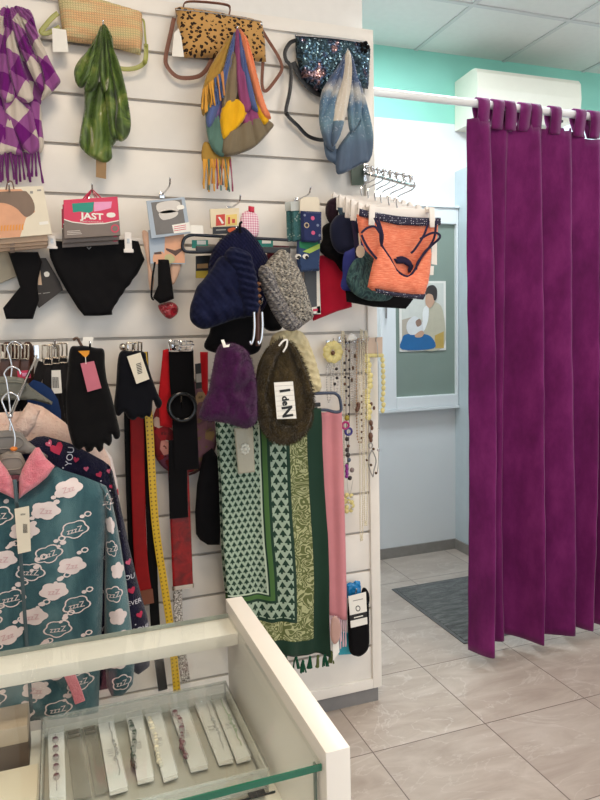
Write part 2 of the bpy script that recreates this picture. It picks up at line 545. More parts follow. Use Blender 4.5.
# internal window / blocked door with grey-green pane
FR = plain('window_white', (232, 236, 238), .35, .01)
wf = MB(); ya, yb = YB-.045, YB
xa, xb, za, zb_ = .728, 1.268, .945, 2.165
wf.box((xa, ya, za), (.83, yb, zb_), bev=.006).box((1.255, ya, za), (xb, yb, zb_), bev=.004)
wf.box((.83, ya, 2.068), (1.255, yb, zb_), bev=.006).box((.83, ya, za), (1.255, yb, 1.018), bev=.006)
wf.box((.69, ya-.012, zb_), (xb, yb, zb_+.012)).box((xa-.012, ya-.01, za-.015), (xb, yb, za))
wn = struct('window_1', wf, FR)
def pane_mat():
    t = NT('grey_green_pane'); v = t.coord('Object')
    return t.done(t.mix(t.noise(v, 2.5, 3), (122, 138, 128), (142, 156, 146)), .18, spec=.6)
pn = MB().box((.825, YB-.02, 1.012), (1.258, YB-.012, 2.075)).build('window_pane', pane_mat(), wn, smooth=False)
MB().tube([(.752, ya-.022, 1.66), (.752, ya-.028, 1.58), (.752, ya-.022, 1.50)], .006).box((.744, ya-.025, 1.57), (.76, ya+.002, 1.6)).build('window_handle', STEEL, wn)

# ------------------------------------------------------------------ daylight + lamps
w = bpy.data.worlds.new('daylight'); SC.world = w; w.use_nodes = True
w.node_tree.nodes['Background'].inputs[0].default_value = (.75, .88, 1.0, 1); w.node_tree.nodes['Background'].inputs[1].default_value = 1.1
def lamp(x, y, p, col, sx=.58, sy=.58, label=None):
    ld = bpy.data.lights.new('panel_light', 'AREA'); ld.shape = 'RECTANGLE'; ld.size = sx; ld.size_y = sy; ld.energy = p; ld.color = col
    t = T('ceiling_lamp', label, 'lamp', (x, y, ZC-.02), 'ceiling light panels')
    f = MB()
    for a, b in (((x-.3, y-.3), (x+.3, y-.28)), ((x-.3, y+.28), (x+.3, y+.3)), ((x-.3, y-.28), (x-.28, y+.28)), ((x+.28, y-.28), (x+.3, y+.28))):
        f.box((a[0], a[1], ZC-.022), (b[0], b[1], ZC-.008))
    f.build('frame', WHITE_METAL, t, smooth=False)
    e = NT('lamp_diffuser'); e.done((240, 240, 240), .5); e.b.inputs['Emission Color'].default_value = (*col, 1); e.b.inputs['Emission Strength'].default_value = 3
    MB().box((x-.28, y-.28, ZC-.016), (x+.28, y+.28, ZC-.01)).build('diffuser', e.m, t, smooth=False)
    lo = bpy.data.objects.new('panel_light', ld); COL.objects.link(lo); lo.location = (0, 0, -.012); lo.parent = t
WARM, COOL = (1.0, .82, .62), (.84, .95, 1.0)
LB = 'square light panel set flush in the tiled shop ceiling'
lamp(-.9, -1.55, 17, WARM, label=LB); lamp(.9, -1.55, 14, (1, .88, .74), label=LB); lamp(-.9, -3.1, 18, WARM, label=LB)
lamp(1.6, -3.1, 13, (1, .95, .9), label=LB)
lamp(.55, .5, 34, COOL, label=LB); lamp(2.4, -.1, 30, COOL, label=LB)
wl = bpy.data.lights.new('shopfront_daylight', 'AREA'); wl.shape = 'RECTANGLE'; wl.size = 4.9; wl.size_y = 2.25; wl.energy = 36; wl.color = (.86, .94, 1)
wo = bpy.data.objects.new('shopfront_daylight', wl); COL.objects.link(wo); wo.location = (.3, YF+.03, 1.42); wo.rotation_euler = (math.pi/2, 0, 0)
SC.view_settings.view_transform = 'Standard'; SC.view_settings.look = 'None'; SC.view_settings.gamma = 1; SC.view_settings.use_curve_mapping = False
SC.view_settings.exposure = 0.0
try:
    SC.cycles.use_denoising = True; SC.cycles.denoiser = 'OPENIMAGEDENOISE'
except Exception: pass
SC.cycles.max_bounces = 8; SC.cycles.transparent_max_bounces = 16; SC.cycles.caustics_reflective = False; SC.cycles.caustics_refractive = False

# ================================================================== SLATWALL
P0, PZ = 1.4275, .15
XL = -2.6
sw = T('slatwall_display', 'tall white slatwall display panel with grooves, framed, on a grey plinth', 'display panel', (-1.3, .012, 0))
b = MB()
zs = [P0+k*PZ for k in range(-8, 7)]
edges = [.09]+zs+[2.448]
for i in range(len(edges)-1):
    lo = edges[i]+(.0045 if i else 0); hi = edges[i+1]-(.0045 if i < len(edges)-2 else 0)
    b.box((XL, 0, lo), (-.03, .016, hi), bev=.0022)
b.build('grooved_board', WHITE, sw)
MB().box((XL, .016, .06), (-.003, .024, 2.478)).build('groove_backing', plain('groove_grey', (206, 198, 190), .6), sw, smooth=False)
MB().box((XL, -.012, 2.44), (0, .024, 2.482), bev=.002).build('top_rail', WHITE, sw)
MB().box((-.037, -.0121, .06), (.0005, .024, 2.441), bev=.002).build('side_stile', WHITE, sw)
MB().box((XL, -.012, .06), (-.037, .012, .098), bev=.002).build('bottom_rail', WHITE, sw)
MB().box((XL, 0, 0), (-.01, .024, .06)).build('plinth', plain('plinth_grey', (128, 126, 126), .5, .06), sw, smooth=False)

HK = 'slatwall hooks'
def hook(u, v, d, label, Yp=None, drop=.0, w=.0075):
    """chrome prong from the wall; (u,v) is its tip at depth -d"""
    p = at(u, v, -d); z0 = p.z-.012
    t = T('slatwall_hook', label, 'hook', (p.x, 0, z0), HK)
    MB().box((p.x-w, -.0045, z0-.010), (p.x+w, -.0015, z0+.010), bev=.001).build('backplate', CHROME, t)
    MB().tube(smooth_path([(p.x, -.003, z0), (p.x, -d*.85, z0-.002), (p.x, -d-.002, p.z), (p.x, -d-.005, p.z+.006)]), .0028).build('prong', CHROME, t)
    return p

# ================================================================== POSTER, AIR CONDITIONER, MAT, ROD, CURTAIN
YP = YB-.026
po = T('wall_poster', 'poster of a man in a beige jacket and blue trousers, on the grey-green pane', 'poster', (1.04, YP, 1.3))
A_ = at(399, 281, YP); B_ = at(446, 350, YP)
px0, px1, pz0, pz1 = A_.x, B_.x, B_.z, A_.z
m = MB().box((px0, YP, pz0), (px1, YP+.003, pz1)); m.build('poster_sheet', PAPER, po, smooth=False)
def PP(pts, k):
    mm_ = MB(); q = [(px0+(px1-px0)*(.06+.88*x), YP-.0006*(k+1), pz1-(pz1-pz0)*(.03+.94*y)) for x, y in pts]
    return mm_.quad(q, (0, .0005, 0))
mats = {}
def pc(c):
    if c not in mats: mats[c] = plain('poster_ink_%d' % len(mats), c, .45, .05)
    return mats[c]
pic = MB(); pmats = []
def pp(pts, c, k, sm=False):
    if sm: pts = smooth_poly(pts, 4)
    q = [(px0+(px1-px0)*(.05+.9*x), YP-.0005*(k+1), pz1-(pz1-pz0)*(.03+.94*y)) for x, y in pts]
    if area([(a[0], a[2]) for a in q]) < 0: q.reverse()
    if c not in pmats: pmats.append(c)
    pic.quad(q, (0, .0003, 0), pmats.index(c))
pp([(0, 0), (1, 0), (1, 1), (0, 1)], (214, 214, 206), 0)
pp([(0, .55), (.3, .5), (.3, .95), (0, 1)], (188, 176, 160), 1)
pp([(.55, .35), (.75, .28), (.98, .42), (1, .98), (.4, 1), (.42, .72)], (196, 188, 166), 2, True)
pp([(.78, .8), (1, .74), (1, 1), (.78, 1)], (196, 164, 88), 3)
pp([(.0, .84), (.1, .77), (.5, .77), (.72, .84), (.75, 1), (0, 1)], (40, 104, 160), 4, True)
pp([(.15, .56), (.32, .5), (.5, .62), (.5, .74), (.2, .78), (.1, .68)], (222, 222, 222), 5, True)
pp([(.32, .58), (.42, .54), (.46, .62), (.36, .66)], (150, 120, 105), 6, True)
pp([(.5, .4), (.62, .34), (.62, .55), (.52, .72), (.48, .6)], (238, 238, 236), 7, True)
pp([(.3, .78), (.45, .72), (.52, .76), (.45, .82), (.32, .82)], (205, 165, 140), 8, True)
pp([(.58, .17), (.7, .12), (.78, .2), (.76, .3), (.66, .38), (.57, .33), (.55, .26)], (206, 164, 138), 9, True)
pp([(.54, .18), (.6, .06), (.74, .03), (.83, .1), (.82, .24), (.76, .26), (.72, .18), (.62, .16)], (62, 54, 52), 10, True)
pic.build('printed_picture', [pc(c) for c in pmats], po, smooth=False)

a0 = at(455.5, 76, YB-.01)
acx = a0.x; ay = YB-.235
p1 = at(476, 66, ay); p2 = at(581, 79, ay); p3 = at(581, 113, ay)
ac = T('air_conditioner', 'white wall-mounted air conditioner above the purple curtain', 'air conditioner', (1.7, YB-.1, 2.7))
zt, zb = p1.z, p1.z-.30; xr = p2.x+.0
prof = [(YB-.002, zt-.01), (ay+.06, zt), (ay+.02, zt-.004), (ay, zt-.03), (ay-.008, zt-.12), (ay, zt-.215), (ay+.012, zt-.235), (ay+.07, zb), (YB-.002, zb)]
m = MB(); n = len(prof)
vs = [(x, y, z) for x in (acx, xr) for y, z in prof]
m.add(vs, [tuple(range(n-1, -1, -1)), tuple(range(n, 2*n))]+[(i, (i+1) % n, n+(i+1) % n, n+i) for i in range(n)])
ACM = plain('aged_white_plastic', (240, 236, 220), .4, .01)
m.build('casing', ACM, ac, smooth=False)
MB().box((acx+.03, ay+.02, zb+.012), (xr-.03, ay+.05, zb+.05), bev=.008).build('louver', plain('louver_white', (225, 222, 210), .4), ac)
MB().tube([(acx-.001, ay+.005, zt-.225), (xr+.001, ay+.005, zt-.225)], .003, 6).build('front_seam', plain('seam_grey', (170, 168, 158), .5), ac)
c = at(565, 120, ay); MB().box((xr-.16, ay+.012, zt-.262), (xr-.12, ay+.02, zt-.248)).build('indicator', BLACKP, ac, smooth=False)

mt = T('floor_mat', 'dark grey rectangular mat on the tiles by the purple curtain', 'mat', (.88, .62, 0))
def mat_mat():
    t = NT('grey_pile'); v = t.coord('Object')
    f = t.noise(t.map(v, (1, 5, 1)), 9, 5, .7, 1.0)
    c = t.ramp(f, [(.3, (52, 54, 54)), (.48, (84, 86, 85)), (.6, (110, 112, 110))])
    t.bump(t.noise(v, 500, 2), .5, .003)
    return t.done(c, .95, sheen=.3)
MB().box((.575, .29, .001), (1.19, .965, .009), bev=.003).build('pile', mat_mat(), mt)
MB().box((.558, .272, .0005), (1.207, .983, .005), bev=.002).build('rubber_border', plain('rubber_grey', (92, 92, 92), .7), mt)

RY, RZ = .128, 2.318
rd = T('curtain_rod', 'white round curtain rod running across the fitting corner', 'rod', (.6, RY, RZ))
MB().tube([(-.05, RY+.0, RZ+.008), (2.6, RY, RZ-.012)], .0155, 16).build('tube', WHITE_METAL, rd)
MB().tube([(-.022, RY, RZ+.008), (-.012, RY, RZ+.008)], .04, 16).build('wall_flange', WHITE_METAL, rd)

def velvet():
    t = NT('purple_velvet'); v = t.coord('Object')
    f = t.noise(t.map(v, (1, 1, .5)), 9, 5, .65)
    c = t.ramp(f, [(.3, (86, 14, 72)), (.5, (104, 22, 87)), (.72, (122, 36, 102))])
    t.bump(t.noise(v, 420, 2), .35, .002)
    return t.done(c, .8, sheen=.22, spec=.2)
VEL = velvet()
cu = T('curtain', 'purple velvet curtain hanging in deep folds from tab loops on the white rod', 'curtain', (1.0, RY, .03))
ZT = at(490, 122, RY).z
xs0 = at(467, 400, .12).x; xs1 = 2.35
keys = [(0, -.3), (.03, .3), (.075, .9), (.095, .85), (.108, -.6), (.12, -.95), (.165, -.25), (.185, -.05), (.195, -.8), (.205, -1), (.26, -.2), (.315, .7), (.335, .85), (.35, -.3), (.362, -.8), (.42, -.1), (.475, .65), (.495, .75), (.508, -.3), (.52, -.9), (.58, -.3), (.65, .5), (.67, -.4), (.685, -.9), (.72, .5), (.76, .7), (.78, -.2), (.80, -.9), (.88, -.1), (.96, .8), (.99, -.5), (1.02, -.9), (1.12, .2), (1.2, .8), (1.23, -.6), (1.26, -.9), (1.38, .5), (1.45, .8), (1.48, -.6), (1.6, .2), (1.7, .8), (1.9, -.6)]
_g = np.arange(-.1, 2.0, .002); _y = np.interp(_g, [k[0] for k in keys], [k[1] for k in keys])
_k = np.exp(-.5*(np.arange(-20, 21)*.002/.007)**2); _y = np.convolve(np.pad(_y, 20, 'edge'), _k/_k.sum(), 'valid')
def cfold(x): return float(np.interp(x-xs0, _g, _y))
nu, nv = 420, 60
vs = []; uv = []; fs = []
for j in range(nv+1):
    q = j/nv
    for i in range(nu+1):
        x = xs0+(xs1-xs0)*i/nu
        A = .017+.074*min(1, q*1.2)**.7
        sag = .012*math.sin((x-xs0)*38)*(1-q)**6
        droop = .035 if x > at(583, 130, RY).x else 0
        z1 = ZT-(.012 if abs(cfold(x)) > .5 else 0)-droop+sag*.3
        z0 = .062+.006*math.sin(x*21)
        x2 = x+.016*math.sin((x-xs0)*23+q*2.2)*q+.006*q*math.sin(q*7+x*9)
        y = RY-.012-A*cfold(x)+.004*nz(x*2, q*3, 6)-.018*q
        vs.append((x2, y, z1+(z0-z1)*q)); uv.append((x, q*2.2))
for j in range(nv):
    for i in range(nu):
        a = j*(nu+1)+i; fs.append((a, a+nu+1, a+nu+2, a+1))
MB().add(vs, fs, 0, uv).build('drape', VEL, cu, solid=.006)
for u in (481, 496, 507, 523, 533, 553, 578, 592):
    x = at(u, 105, RY).x; lean = R.uniform(-.012, .012); rz_ = RZ+.008-.02*(x+.05)/2.65
    pa = [(x+lean, RY-.016, ZT-.03), (x+lean*.6, RY-.024, rz_-.025), (x, RY-.0215, rz_), (x, RY-.015, rz_+.015), (x, RY, rz_+.0215), (x, RY+.015, rz_+.015), (x, RY+.0215, rz_), (x-lean*.4, RY+.02, rz_-.03), (x-lean, RY-.004, ZT-.03)]
    # tab as a flat band looped over the rod
    P = smooth_path(pa, 4); vv = []; ff = []
    for k, p in enumerate(P):
        for sx in (-.026, .026): vv.append((p.x+sx, p.y, p.z))
    for k in range(len(P)-1): ff.append((2*k, 2*k+1, 2*k+3, 2*k+2))
    MB().add(vv, ff).build('tab_loop', VEL, cu, solid=.005)

# ================================================================== CLOTH PATTERNS
def plaid_mat():
    t = NT('purple_white_plaid'); v = t.coord('UV')
    s = t.sep(t.map(v, (1, 1, 1), rot=(0, 0, .18)))
    a = t.math('GREATER_THAN', t.math('FRACT', t.math('MULTIPLY', s[0], 11.0)), .5)
    b = t.math('GREATER_THAN', t.math('FRACT', t.math('MULTIPLY', s[1], 10.0)), .5)
    k = t.math('MULTIPLY', t.math('ADD', a, b), .5)
    c = t.ramp(k, [(0, (200, 188, 176)), (.25, (142, 80, 138)), (.75, (104, 26, 108))], 'CONSTANT')
    t.bump(t.noise(v, 700, 2), .4, .002)
    return t.done(c, .95, sheen=.3, spec=.15)
PLAID = plaid_mat()
PLAIDF = fabric('purple_fringe', (104, 40, 104))
def greenscarf_mat():
    t = NT('green_printed_satin'); v = t.coord('UV')
    f = t.noise(t.map(v, (1, .55, 1), rot=(0, 0, .5)), 16, 3, .5, 1.6)
    c = t.ramp(f, [(.3, (34, 48, 18)), (.42, (62, 84, 30)), (.54, (84, 108, 40)), (.63, (120, 130, 62)), (.7, (186, 186, 160)), (.76, (48, 66, 30))])
    t.bump(t.noise(v, 500, 2), .2, .001)
    return t.done(c, .5, sheen=.2)
def multicol_mat():
    t = NT('colour_block_wool'); v = t.coord('UV'); s = t.sep(v)
    n = t.math('MULTIPLY', t.math('SUBTRACT', t.noise(v, 10, 2), .5), .12)
    th = t.math('ADD', s[0], n)
    up = t.ramp(th, [(0, (148, 118, 62)), (.2, (116, 108, 84)), (.34, (76, 92, 132)), (.48, (88, 66, 112)), (.56, (140, 60, 92)), (.66, (74, 84, 128)), (.78, (214, 120, 88))], 'CONSTANT')
    lo = t.ramp(th, [(0, (200, 150, 50)), (.14, (90, 120, 110)), (.42, (214, 164, 28)), (.56, (150, 70, 96)), (.64, (218, 168, 30)), (.78, (122, 108, 84)), (.9, (224, 140, 90))], 'CONSTANT')
    bt = t.ramp(th, [(0, (190, 150, 60)), (.15, (84, 116, 108)), (.45, (118, 116, 84)), (.7, (126, 112, 92))], 'CONSTANT')
    c = t.mix(t.math('GREATER_THAN', s[1], .62), up, lo)
    c = t.mix(t.math('GREATER_THAN', s[1], .86), c, bt)
    t.bump(t.noise(v, 160, 2), .3, .002)
    return t.done(c, .95, sheen=.3, spec=.15)
def bluescarf_mat():
    t = NT('blue_ombre_glitter'); v = t.coord('UV'); s = t.sep(v)
    o = t.coord('Object')
    n = t.math('MULTIPLY', t.math('SUBTRACT', t.noise(o, 14, 3), .5), .35)
    k = t.math('ADD', s[1], n)
    c = t.ramp(k, [(.05, (92, 108, 140)), (.25, (60, 80, 116)), (.36, (182, 180, 176)), (.46, (80, 110, 138)), (.6, (96, 126, 142)), (.72, (80, 100, 122)), (.9, (70, 86, 108))])
    stripe = t.math('GREATER_THAN', t.math('FRACT', t.math('MULTIPLY', s[0], 3.1)), .72)
    c = t.mix(t.math('MULTIPLY', stripe, t.math('LESS_THAN', s[1], .6)), c, (204, 194, 180))
    d = t.math('LESS_THAN', t.voro(o, 160), .16)
    c = t.mix(t.math('MULTIPLY', d, t.math('LESS_THAN', s[1], .7)), c, (235, 240, 245))
    t.bump(t.noise(o, 600, 2), .25, .001)
    return t.done(c, .75, sheen=.25)
def leopard_mat():
    t = NT('leopard_pony_hair'); v = t.coord('UV')
    w = t.node('ShaderNodeVectorMath', operation='ADD'); t.put(v, w.inputs[0])
    nn = t.noise(v, 60, 2, out='Color'); sc = t.node('ShaderNodeVectorMath', operation='SCALE'); t.put(nn, sc.inputs[0]); sc.inputs['Scale'].default_value = .012; t.put(sc.outputs[0], w.inputs[1])
    d = t.voro(t.map(w.outputs[0], (1, 1.2, 1)), 66, rnd=.85)
    br = t.math('GREATER_THAN', t.noise(v, 95, 1), .36)
    dark = t.math('MULTIPLY', t.math('MULTIPLY', t.math('LESS_THAN', d, .40), t.math('GREATER_THAN', d, .06)), br)
    base = t.mix(t.noise(v, 12, 3), (178, 132, 72), (200, 156, 96))
    c = t.mix(t.math('LESS_THAN', d, .2), base, (120, 76, 38)); c = t.mix(dark, c, (44, 28, 20))
    t.bump(t.noise(v, 900, 2), .3, .001)
    return t.done(c, .8, sheen=.4, spec=.2)
def straw_mat():
    t = NT('woven_straw'); v = t.coord('UV'); s = t.sep(v)
    c = t.ramp(t.noise(t.map(v, (.35, 2.4, 1), rot=(0, 0, .1)), 9, 3), [(.3, (196, 200, 142)), (.42, (226, 200, 146)), (.52, (234, 182, 132)), (.62, (230, 210, 158)), (.72, (202, 192, 134))])
    wx = t.math('SINE', t.math('MULTIPLY', s[0], 900.0)); wz = t.math('SINE', t.math('MULTIPLY', s[1], 900.0))
    h = t.math('MULTIPLY', wx, wz)
    vl = t.math('GREATER_THAN', t.math('FRACT', t.math('MULTIPLY', s[0], 135.0)), .7)
    hl = t.math('GREATER_THAN', t.math('FRACT', t.math('MULTIPLY', s[1], 150.0)), .7)
    c = t.mix(t.math('MULTIPLY', t.math('MAXIMUM', vl, hl), .38), c, (120, 106, 70))
    t.bump(h, .5, .002)
    return t.done(c, .8)
def sequin_mat():
    t = NT('blue_black_sequins'); v = t.coord('UV')
    big = t.noise(v, 15, 3, .6)
    c = t.ramp(big, [(.35, (44, 58, 70)), (.5, (76, 100, 112)), (.6, (62, 72, 96)), (.68, (176, 136, 132)), (.76, (84, 88, 110))])
    col = t.voro(v, 210, out='Color', rnd=.25)
    g = t.node('ShaderNodeVectorMath', operation='SUBTRACT'); t.put(col, g.inputs[0]); g.inputs[1].default_value = (.5, .5, .5)
    g2 = t.node('ShaderNodeVectorMath', operation='SCALE'); t.put(g.outputs[0], g2.inputs[0]); g2.inputs['Scale'].default_value = .75
    ge = t.node('ShaderNodeNewGeometry'); ad = t.node('ShaderNodeVectorMath', operation='ADD'); t.put(ge.outputs['Normal'], ad.inputs[0]); t.put(g2.outputs[0], ad.inputs[1])
    nm = t.node('ShaderNodeVectorMath', operation='NORMALIZE'); t.put(ad.outputs[0], nm.inputs[0]); t.l.new(nm.outputs[0], t.b.inputs['Normal'])
    return t.done(c, .16, .85)
def knit_mat(name, c1, c2, sc=120, strength=.8, marl=False):
    t = NT(name); v = t.coord('UV')
    s = t.sep(v)
    h = t.math('MULTIPLY', t.math('SINE', t.math('ADD', t.math('MULTIPLY', s[0], sc*6.28), t.math('MULTIPLY', t.noise(v, 20, 2), 5.0))), t.math('SINE', t.math('MULTIPLY', s[1], sc*4.4)))
    f = t.noise(t.map(v, (1, 1.6, 1), rot=(0, 0, .5)) if marl else v, 130 if marl else 30, 3, .7)
    c = t.ramp(f, [(.36 if marl else .3, c1), (.64 if marl else .7, c2)])
    t.bump(t.math('ADD', h, t.noise(v, 400, 2)), strength, .004)
    return t.done(c, .95, sheen=.06, spec=.1)
def fluffy(name, c1, c2, sc=160, sheen=.2):
    t = NT(name); v = t.coord('UV')
    f = t.noise(t.map(v, (1, .6, 1)), sc*.3, 5, .75, .8)
    c = t.ramp(f, [(.3, c1), (.7, c2)])
    t.bump(t.math('ADD', f, t.noise(v, sc*3, 3)), .9, .006)
    return t.done(c, 1.0, sheen=sheen, spec=.08)
LEATHER = plain('tan_leather', (112, 64, 44), .5, .12, .15, 300)
OLIVE = plain('olive_patent', (146, 148, 66), .35, .1)
BLKLEATHER = plain('black_leather', (14, 13, 14), .6, .1, .2, 300, spec=.12)

def fringe(mb, pts, Y, length, r=.0022, mi=0, jit=.012, curl=.3):
    for x, z in pts:
        L = length*R.uniform(.75, 1.1); a = R.uniform(-jit, jit); y = Y+R.uniform(-.006, .006)
        mb.tube(smooth_path([(x, y, z+.008), (x+a*.5, y-.003, z-L*.5), (x+a, y+R.uniform(-.004, .004), z-L)], 3), lambda k: r*(1+.25*math.sin(k*9)), 5, mi)

# ================================================================== TOP ROW: BAGS AND SCARVES
# --- plaid scarf
hook(7, 8, .075, 'chrome wall hook holding up the purple and white plaid scarf')
Y = -.05
sc = T('plaid_scarf', 'fringed purple and white plaid scarf looped over a hook beside the straw bag', 'scarf', at(8, 178, Y))
hx, hz = at(8, 8, Y).x, at(8, 8, Y).z
mb = MB().puff(xz([(-20, 30), (0, 14), (20, 14), (36, 44), (44, 80), (38, 120), (36, 148), (-4, 150), (-22, 146), (-26, 80)], Y+.02), Y+.022, .02, smooth=True)
strips(mb, [([(30, 98), (40, 103), (42, 125), (44, 147), (38, 153), (33, 134), (28, 112)], Y+.012, .018, 0, -.1), ([(-20, 84), (0, 86), (10, 112), (20, 140), (22, 156), (8, 153), (-6, 158), (-22, 150), (-24, 110)], Y+.012, .022, 0, .15),
 ([(0, 88), (12, 82), (22, 96), (31, 108), (37, 130), (40, 147), (34, 154), (26, 152), (17, 138), (7, 118)], Y+.002, .02, 0, .5),
 ([(-24, 30), (-10, 12), (1, 12), (-3, 40), (-2, 80), (-6, 100), (-22, 94), (-28, 60)], Y-.004, .024, 0, -.2), ([(0, 11), (7, 10), (8, 40), (10, 70), (15, 96), (4, 102), (-4, 80), (-5, 40)], Y-.012, .022, 0, .1),
 ([(5, 8), (13, 13), (16, 40), (23, 64), (31, 88), (33, 100), (22, 102), (12, 84), (6, 54), (3, 24)], Y-.018, .022, 0, .35), ([(10, 8), (19, 12), (27, 34), (35, 54), (42, 70), (46, 84), (42, 94), (31, 74), (20, 50), (12, 28)], Y-.024, .022, 0, .45),
 ([(14, 7), (24, 8.5), (32, 13), (38, 33), (47, 54), (56, 72), (60.5, 81), (57, 87), (47, 97), (41, 100), (44, 86), (40, 66), (31, 42), (22, 22)], Y-.03, .026, 0, .55)], hx, hz)
mb.build('draped_cloth', PLAID, sc)
fm = MB(); fringe(fm, [(at(u, 152, Y).x, at(u, 154, Y).z) for u in np.linspace(-20, 38, 22)], Y+.01, .08, .0032)
fm.build('fringe', PLAIDF, sc)

# --- straw clutch
Y = -.035
st = T('straw_handbag', 'woven straw clutch bag with an olive strap behind the green scarf', 'handbag', at(104, 60, Y))
po_ = xz([(57, -8), (80, -7), (110, 3), (139, 11.5), (142, 14), (143, 36), (140.5, 55.5), (120, 49.5), (100, 45), (78, 43), (64.5, 41), (62.5, 33), (60, 14)], Y)
u0 = (at(57, 0, Y).x, at(57, 0, Y).z)
MB().puff(po_, Y, .028, bump=wrinkle(.003, 14, 3), uv0=u0, r=.03).build('bag_body', straw_mat(), st)
def pth(pts, Y, dy=0.0, sub=5): return smooth_path([tuple(at(u, v, Y+(d[0] if d else dy))) for u, v, *d in pts], sub)
MB().strap(pth([(58, 13), (52, 18), (46, 25), (41, 32), (48, 33), (60, 27)], Y), .014, .003).build('strap', OLIVE, st)
MB().strap(pth([(146, 44), (146, 55), (144, 63), (136, 68), (124, 69), (112, 66)], Y, 0), .014, .003).build('strap', OLIVE, st)
MB().strap(pth([(142, 19), (144, 22), (145, 34), (146, 46)], Y-.01), .006, .004).ball(at(145, 62, Y-.008), .007).build('zip_pull', OLIVE, st)
q = xz([(52, 29), (66, 31), (68.5, 53), (53, 53)], Y-.012)
MB().quad([(x, Y-.02, z) for x, z in q], (0, .001, 0)).build('hang_tag', PAPER, st, smooth=False)

# --- green scarf
p = hook(103, 23, .10, 'chrome wall hook holding up the green satin scarf')
Y = -.085
sc = T('green_scarf', 'glossy green printed scarf bunched over a hook in front of the straw bag', 'scarf', at(105, 170, Y))
hx, hz = at(103, 24, Y).x, at(103, 24, Y).z
GS = greenscarf_mat()
mb = MB()
strips(mb, [([(86, 84), (100, 82), (108, 92), (112, 118), (117, 138), (112, 148), (112, 158), (105, 163), (96, 160), (88, 155), (80, 146), (80, 134), (84, 110)], Y+.014, .024, 0, .2),
 ([(101, 26), (96, 36), (88, 50), (79, 60), (74, 71), (76, 83), (82, 88), (91, 78), (98, 60), (103, 40)], Y-.002, .022, 0, .4), ([(106, 36), (112, 70), (117, 100), (116, 126), (119, 140), (111, 136), (106, 104), (103, 70)], Y-.004, .02, 0, .9),
 ([(102, 25), (104, 40), (101, 62), (98, 84), (91, 92), (84, 89), (89, 74), (95, 52)], Y-.012, .022, 0, -.5), ([(102.5, 24), (106, 30), (109, 56), (109, 84), (103, 92), (99, 70), (101, 44)], Y-.016, .018, 0, .1),
 ([(104, 24), (112, 36), (114, 50), (119, 62), (124, 80), (129, 105), (131, 126), (127, 138), (119, 141), (115, 126), (117, 104), (111, 74), (106, 44)], Y-.014, .024, 0, -.7)], hx, hz, amp=.008)
mb.build('draped_cloth', GS, sc)
MB().quad([at(96, 158, Y+.012), at(106.5, 159, Y+.012), at(106, 179, Y+.012), at(96, 177, Y+.012)], (0, .001, 0)).build('hang_tag', KRAFT, sc, smooth=False)

# --- leopard clutch
Y = -.035
lb = T('leopard_handbag', 'leopard print clutch with brown leather strap behind the multicoloured scarf', 'handbag', at(222, 66, Y))
MB().puff(xz([(175, 8), (180, 7), (220, 13), (258, 20.5), (262, 22), (265, 42), (266, 62), (244, 61.5), (212, 58), (186, 58), (182.5, 57), (178.5, 36)], Y), Y, .028, r=.03, bump=wrinkle(.002, 14, 8), uv0=(at(175, 8, Y).x, at(175, 8, Y).z)).build('bag_body', leopard_mat(), lb)
MB().strap(pth([(184, 10), (184, 4), (190, 1.5), (210, 2.5), (227, 5), (230, 9), (229, 15)], Y-.004), .012, .004, flat=(0, 0, 1)).build('handle', LEATHER, lb)
MB().strap(pth([(174, 18), (171, 32), (166, 55), (167, 66), (178, 77), (196, 77), (206, 70), (212, 58)], Y+.006), .013, .003).build('strap', LEATHER, lb)
MB().strap(pth([(262, 30), (268, 40), (278, 56), (282, 68), (277, 78), (266, 91), (262, 84), (263, 62)], Y+.006), .011, .003).build('strap', LEATHER, lb)
MB().tube(pth([(176, 9.5), (215, 13.5), (260, 21.5)], Y-.026), .002, 5).ball(at(261, 24, Y-.02), .006).build('zipper', CHROME, lb)
MB().quad([at(174, 33, Y-.006), at(180, 27, Y-.006), at(184, 57, Y-.032), at(172, 56, Y-.02)], (0, .001, 0)).build('hang_tag', PAPER, lb, smooth=False)

# --- multicolour scarf
p = hook(237, 29, .125, 'chrome wall hook holding up the multicoloured wool scarf')
Y = -.108
sc = T('colour_block_scarf', 'multicoloured wool scarf of blue, yellow and orange blocks with fringed ends', 'scarf', at(225, 188, Y))
hx, hz = at(237, 28, Y).x, at(237, 28, Y).z; zl = hz-at(240, 158, Y).z
def puv(x, z):
    k = max(0, (hz-z)/zl); wd = .02+.1*k
    return (.5+(x-hx)/(2*wd), k)
WC = [fabric('scarf_'+n, c, .95, 160, .14, .25, .35) for n, c in (('taupe', (124, 108, 86)), ('mustard', (166, 130, 62)), ('denim', (82, 96, 142)), ('sage', (86, 116, 106)), ('wine', (140, 70, 112)), ('coral', (220, 130, 92)), ('yellow', (220, 166, 30)), ('umber', (116, 104, 84)), ('violet', (104, 84, 128)))]
mb = MB().puff(xz([(236, 31), (241, 31), (250, 54), (258, 84), (268, 116), (262, 136), (242, 151), (224, 153), (212, 146), (209, 120), (216, 90), (228, 56)], Y+.016), Y+.018, .018, smooth=True)
mb.puff(xz([(206, 140), (220, 148), (232, 155), (230, 166), (212, 166), (203, 158)], Y), Y+.02, .012, 1, smooth=True)
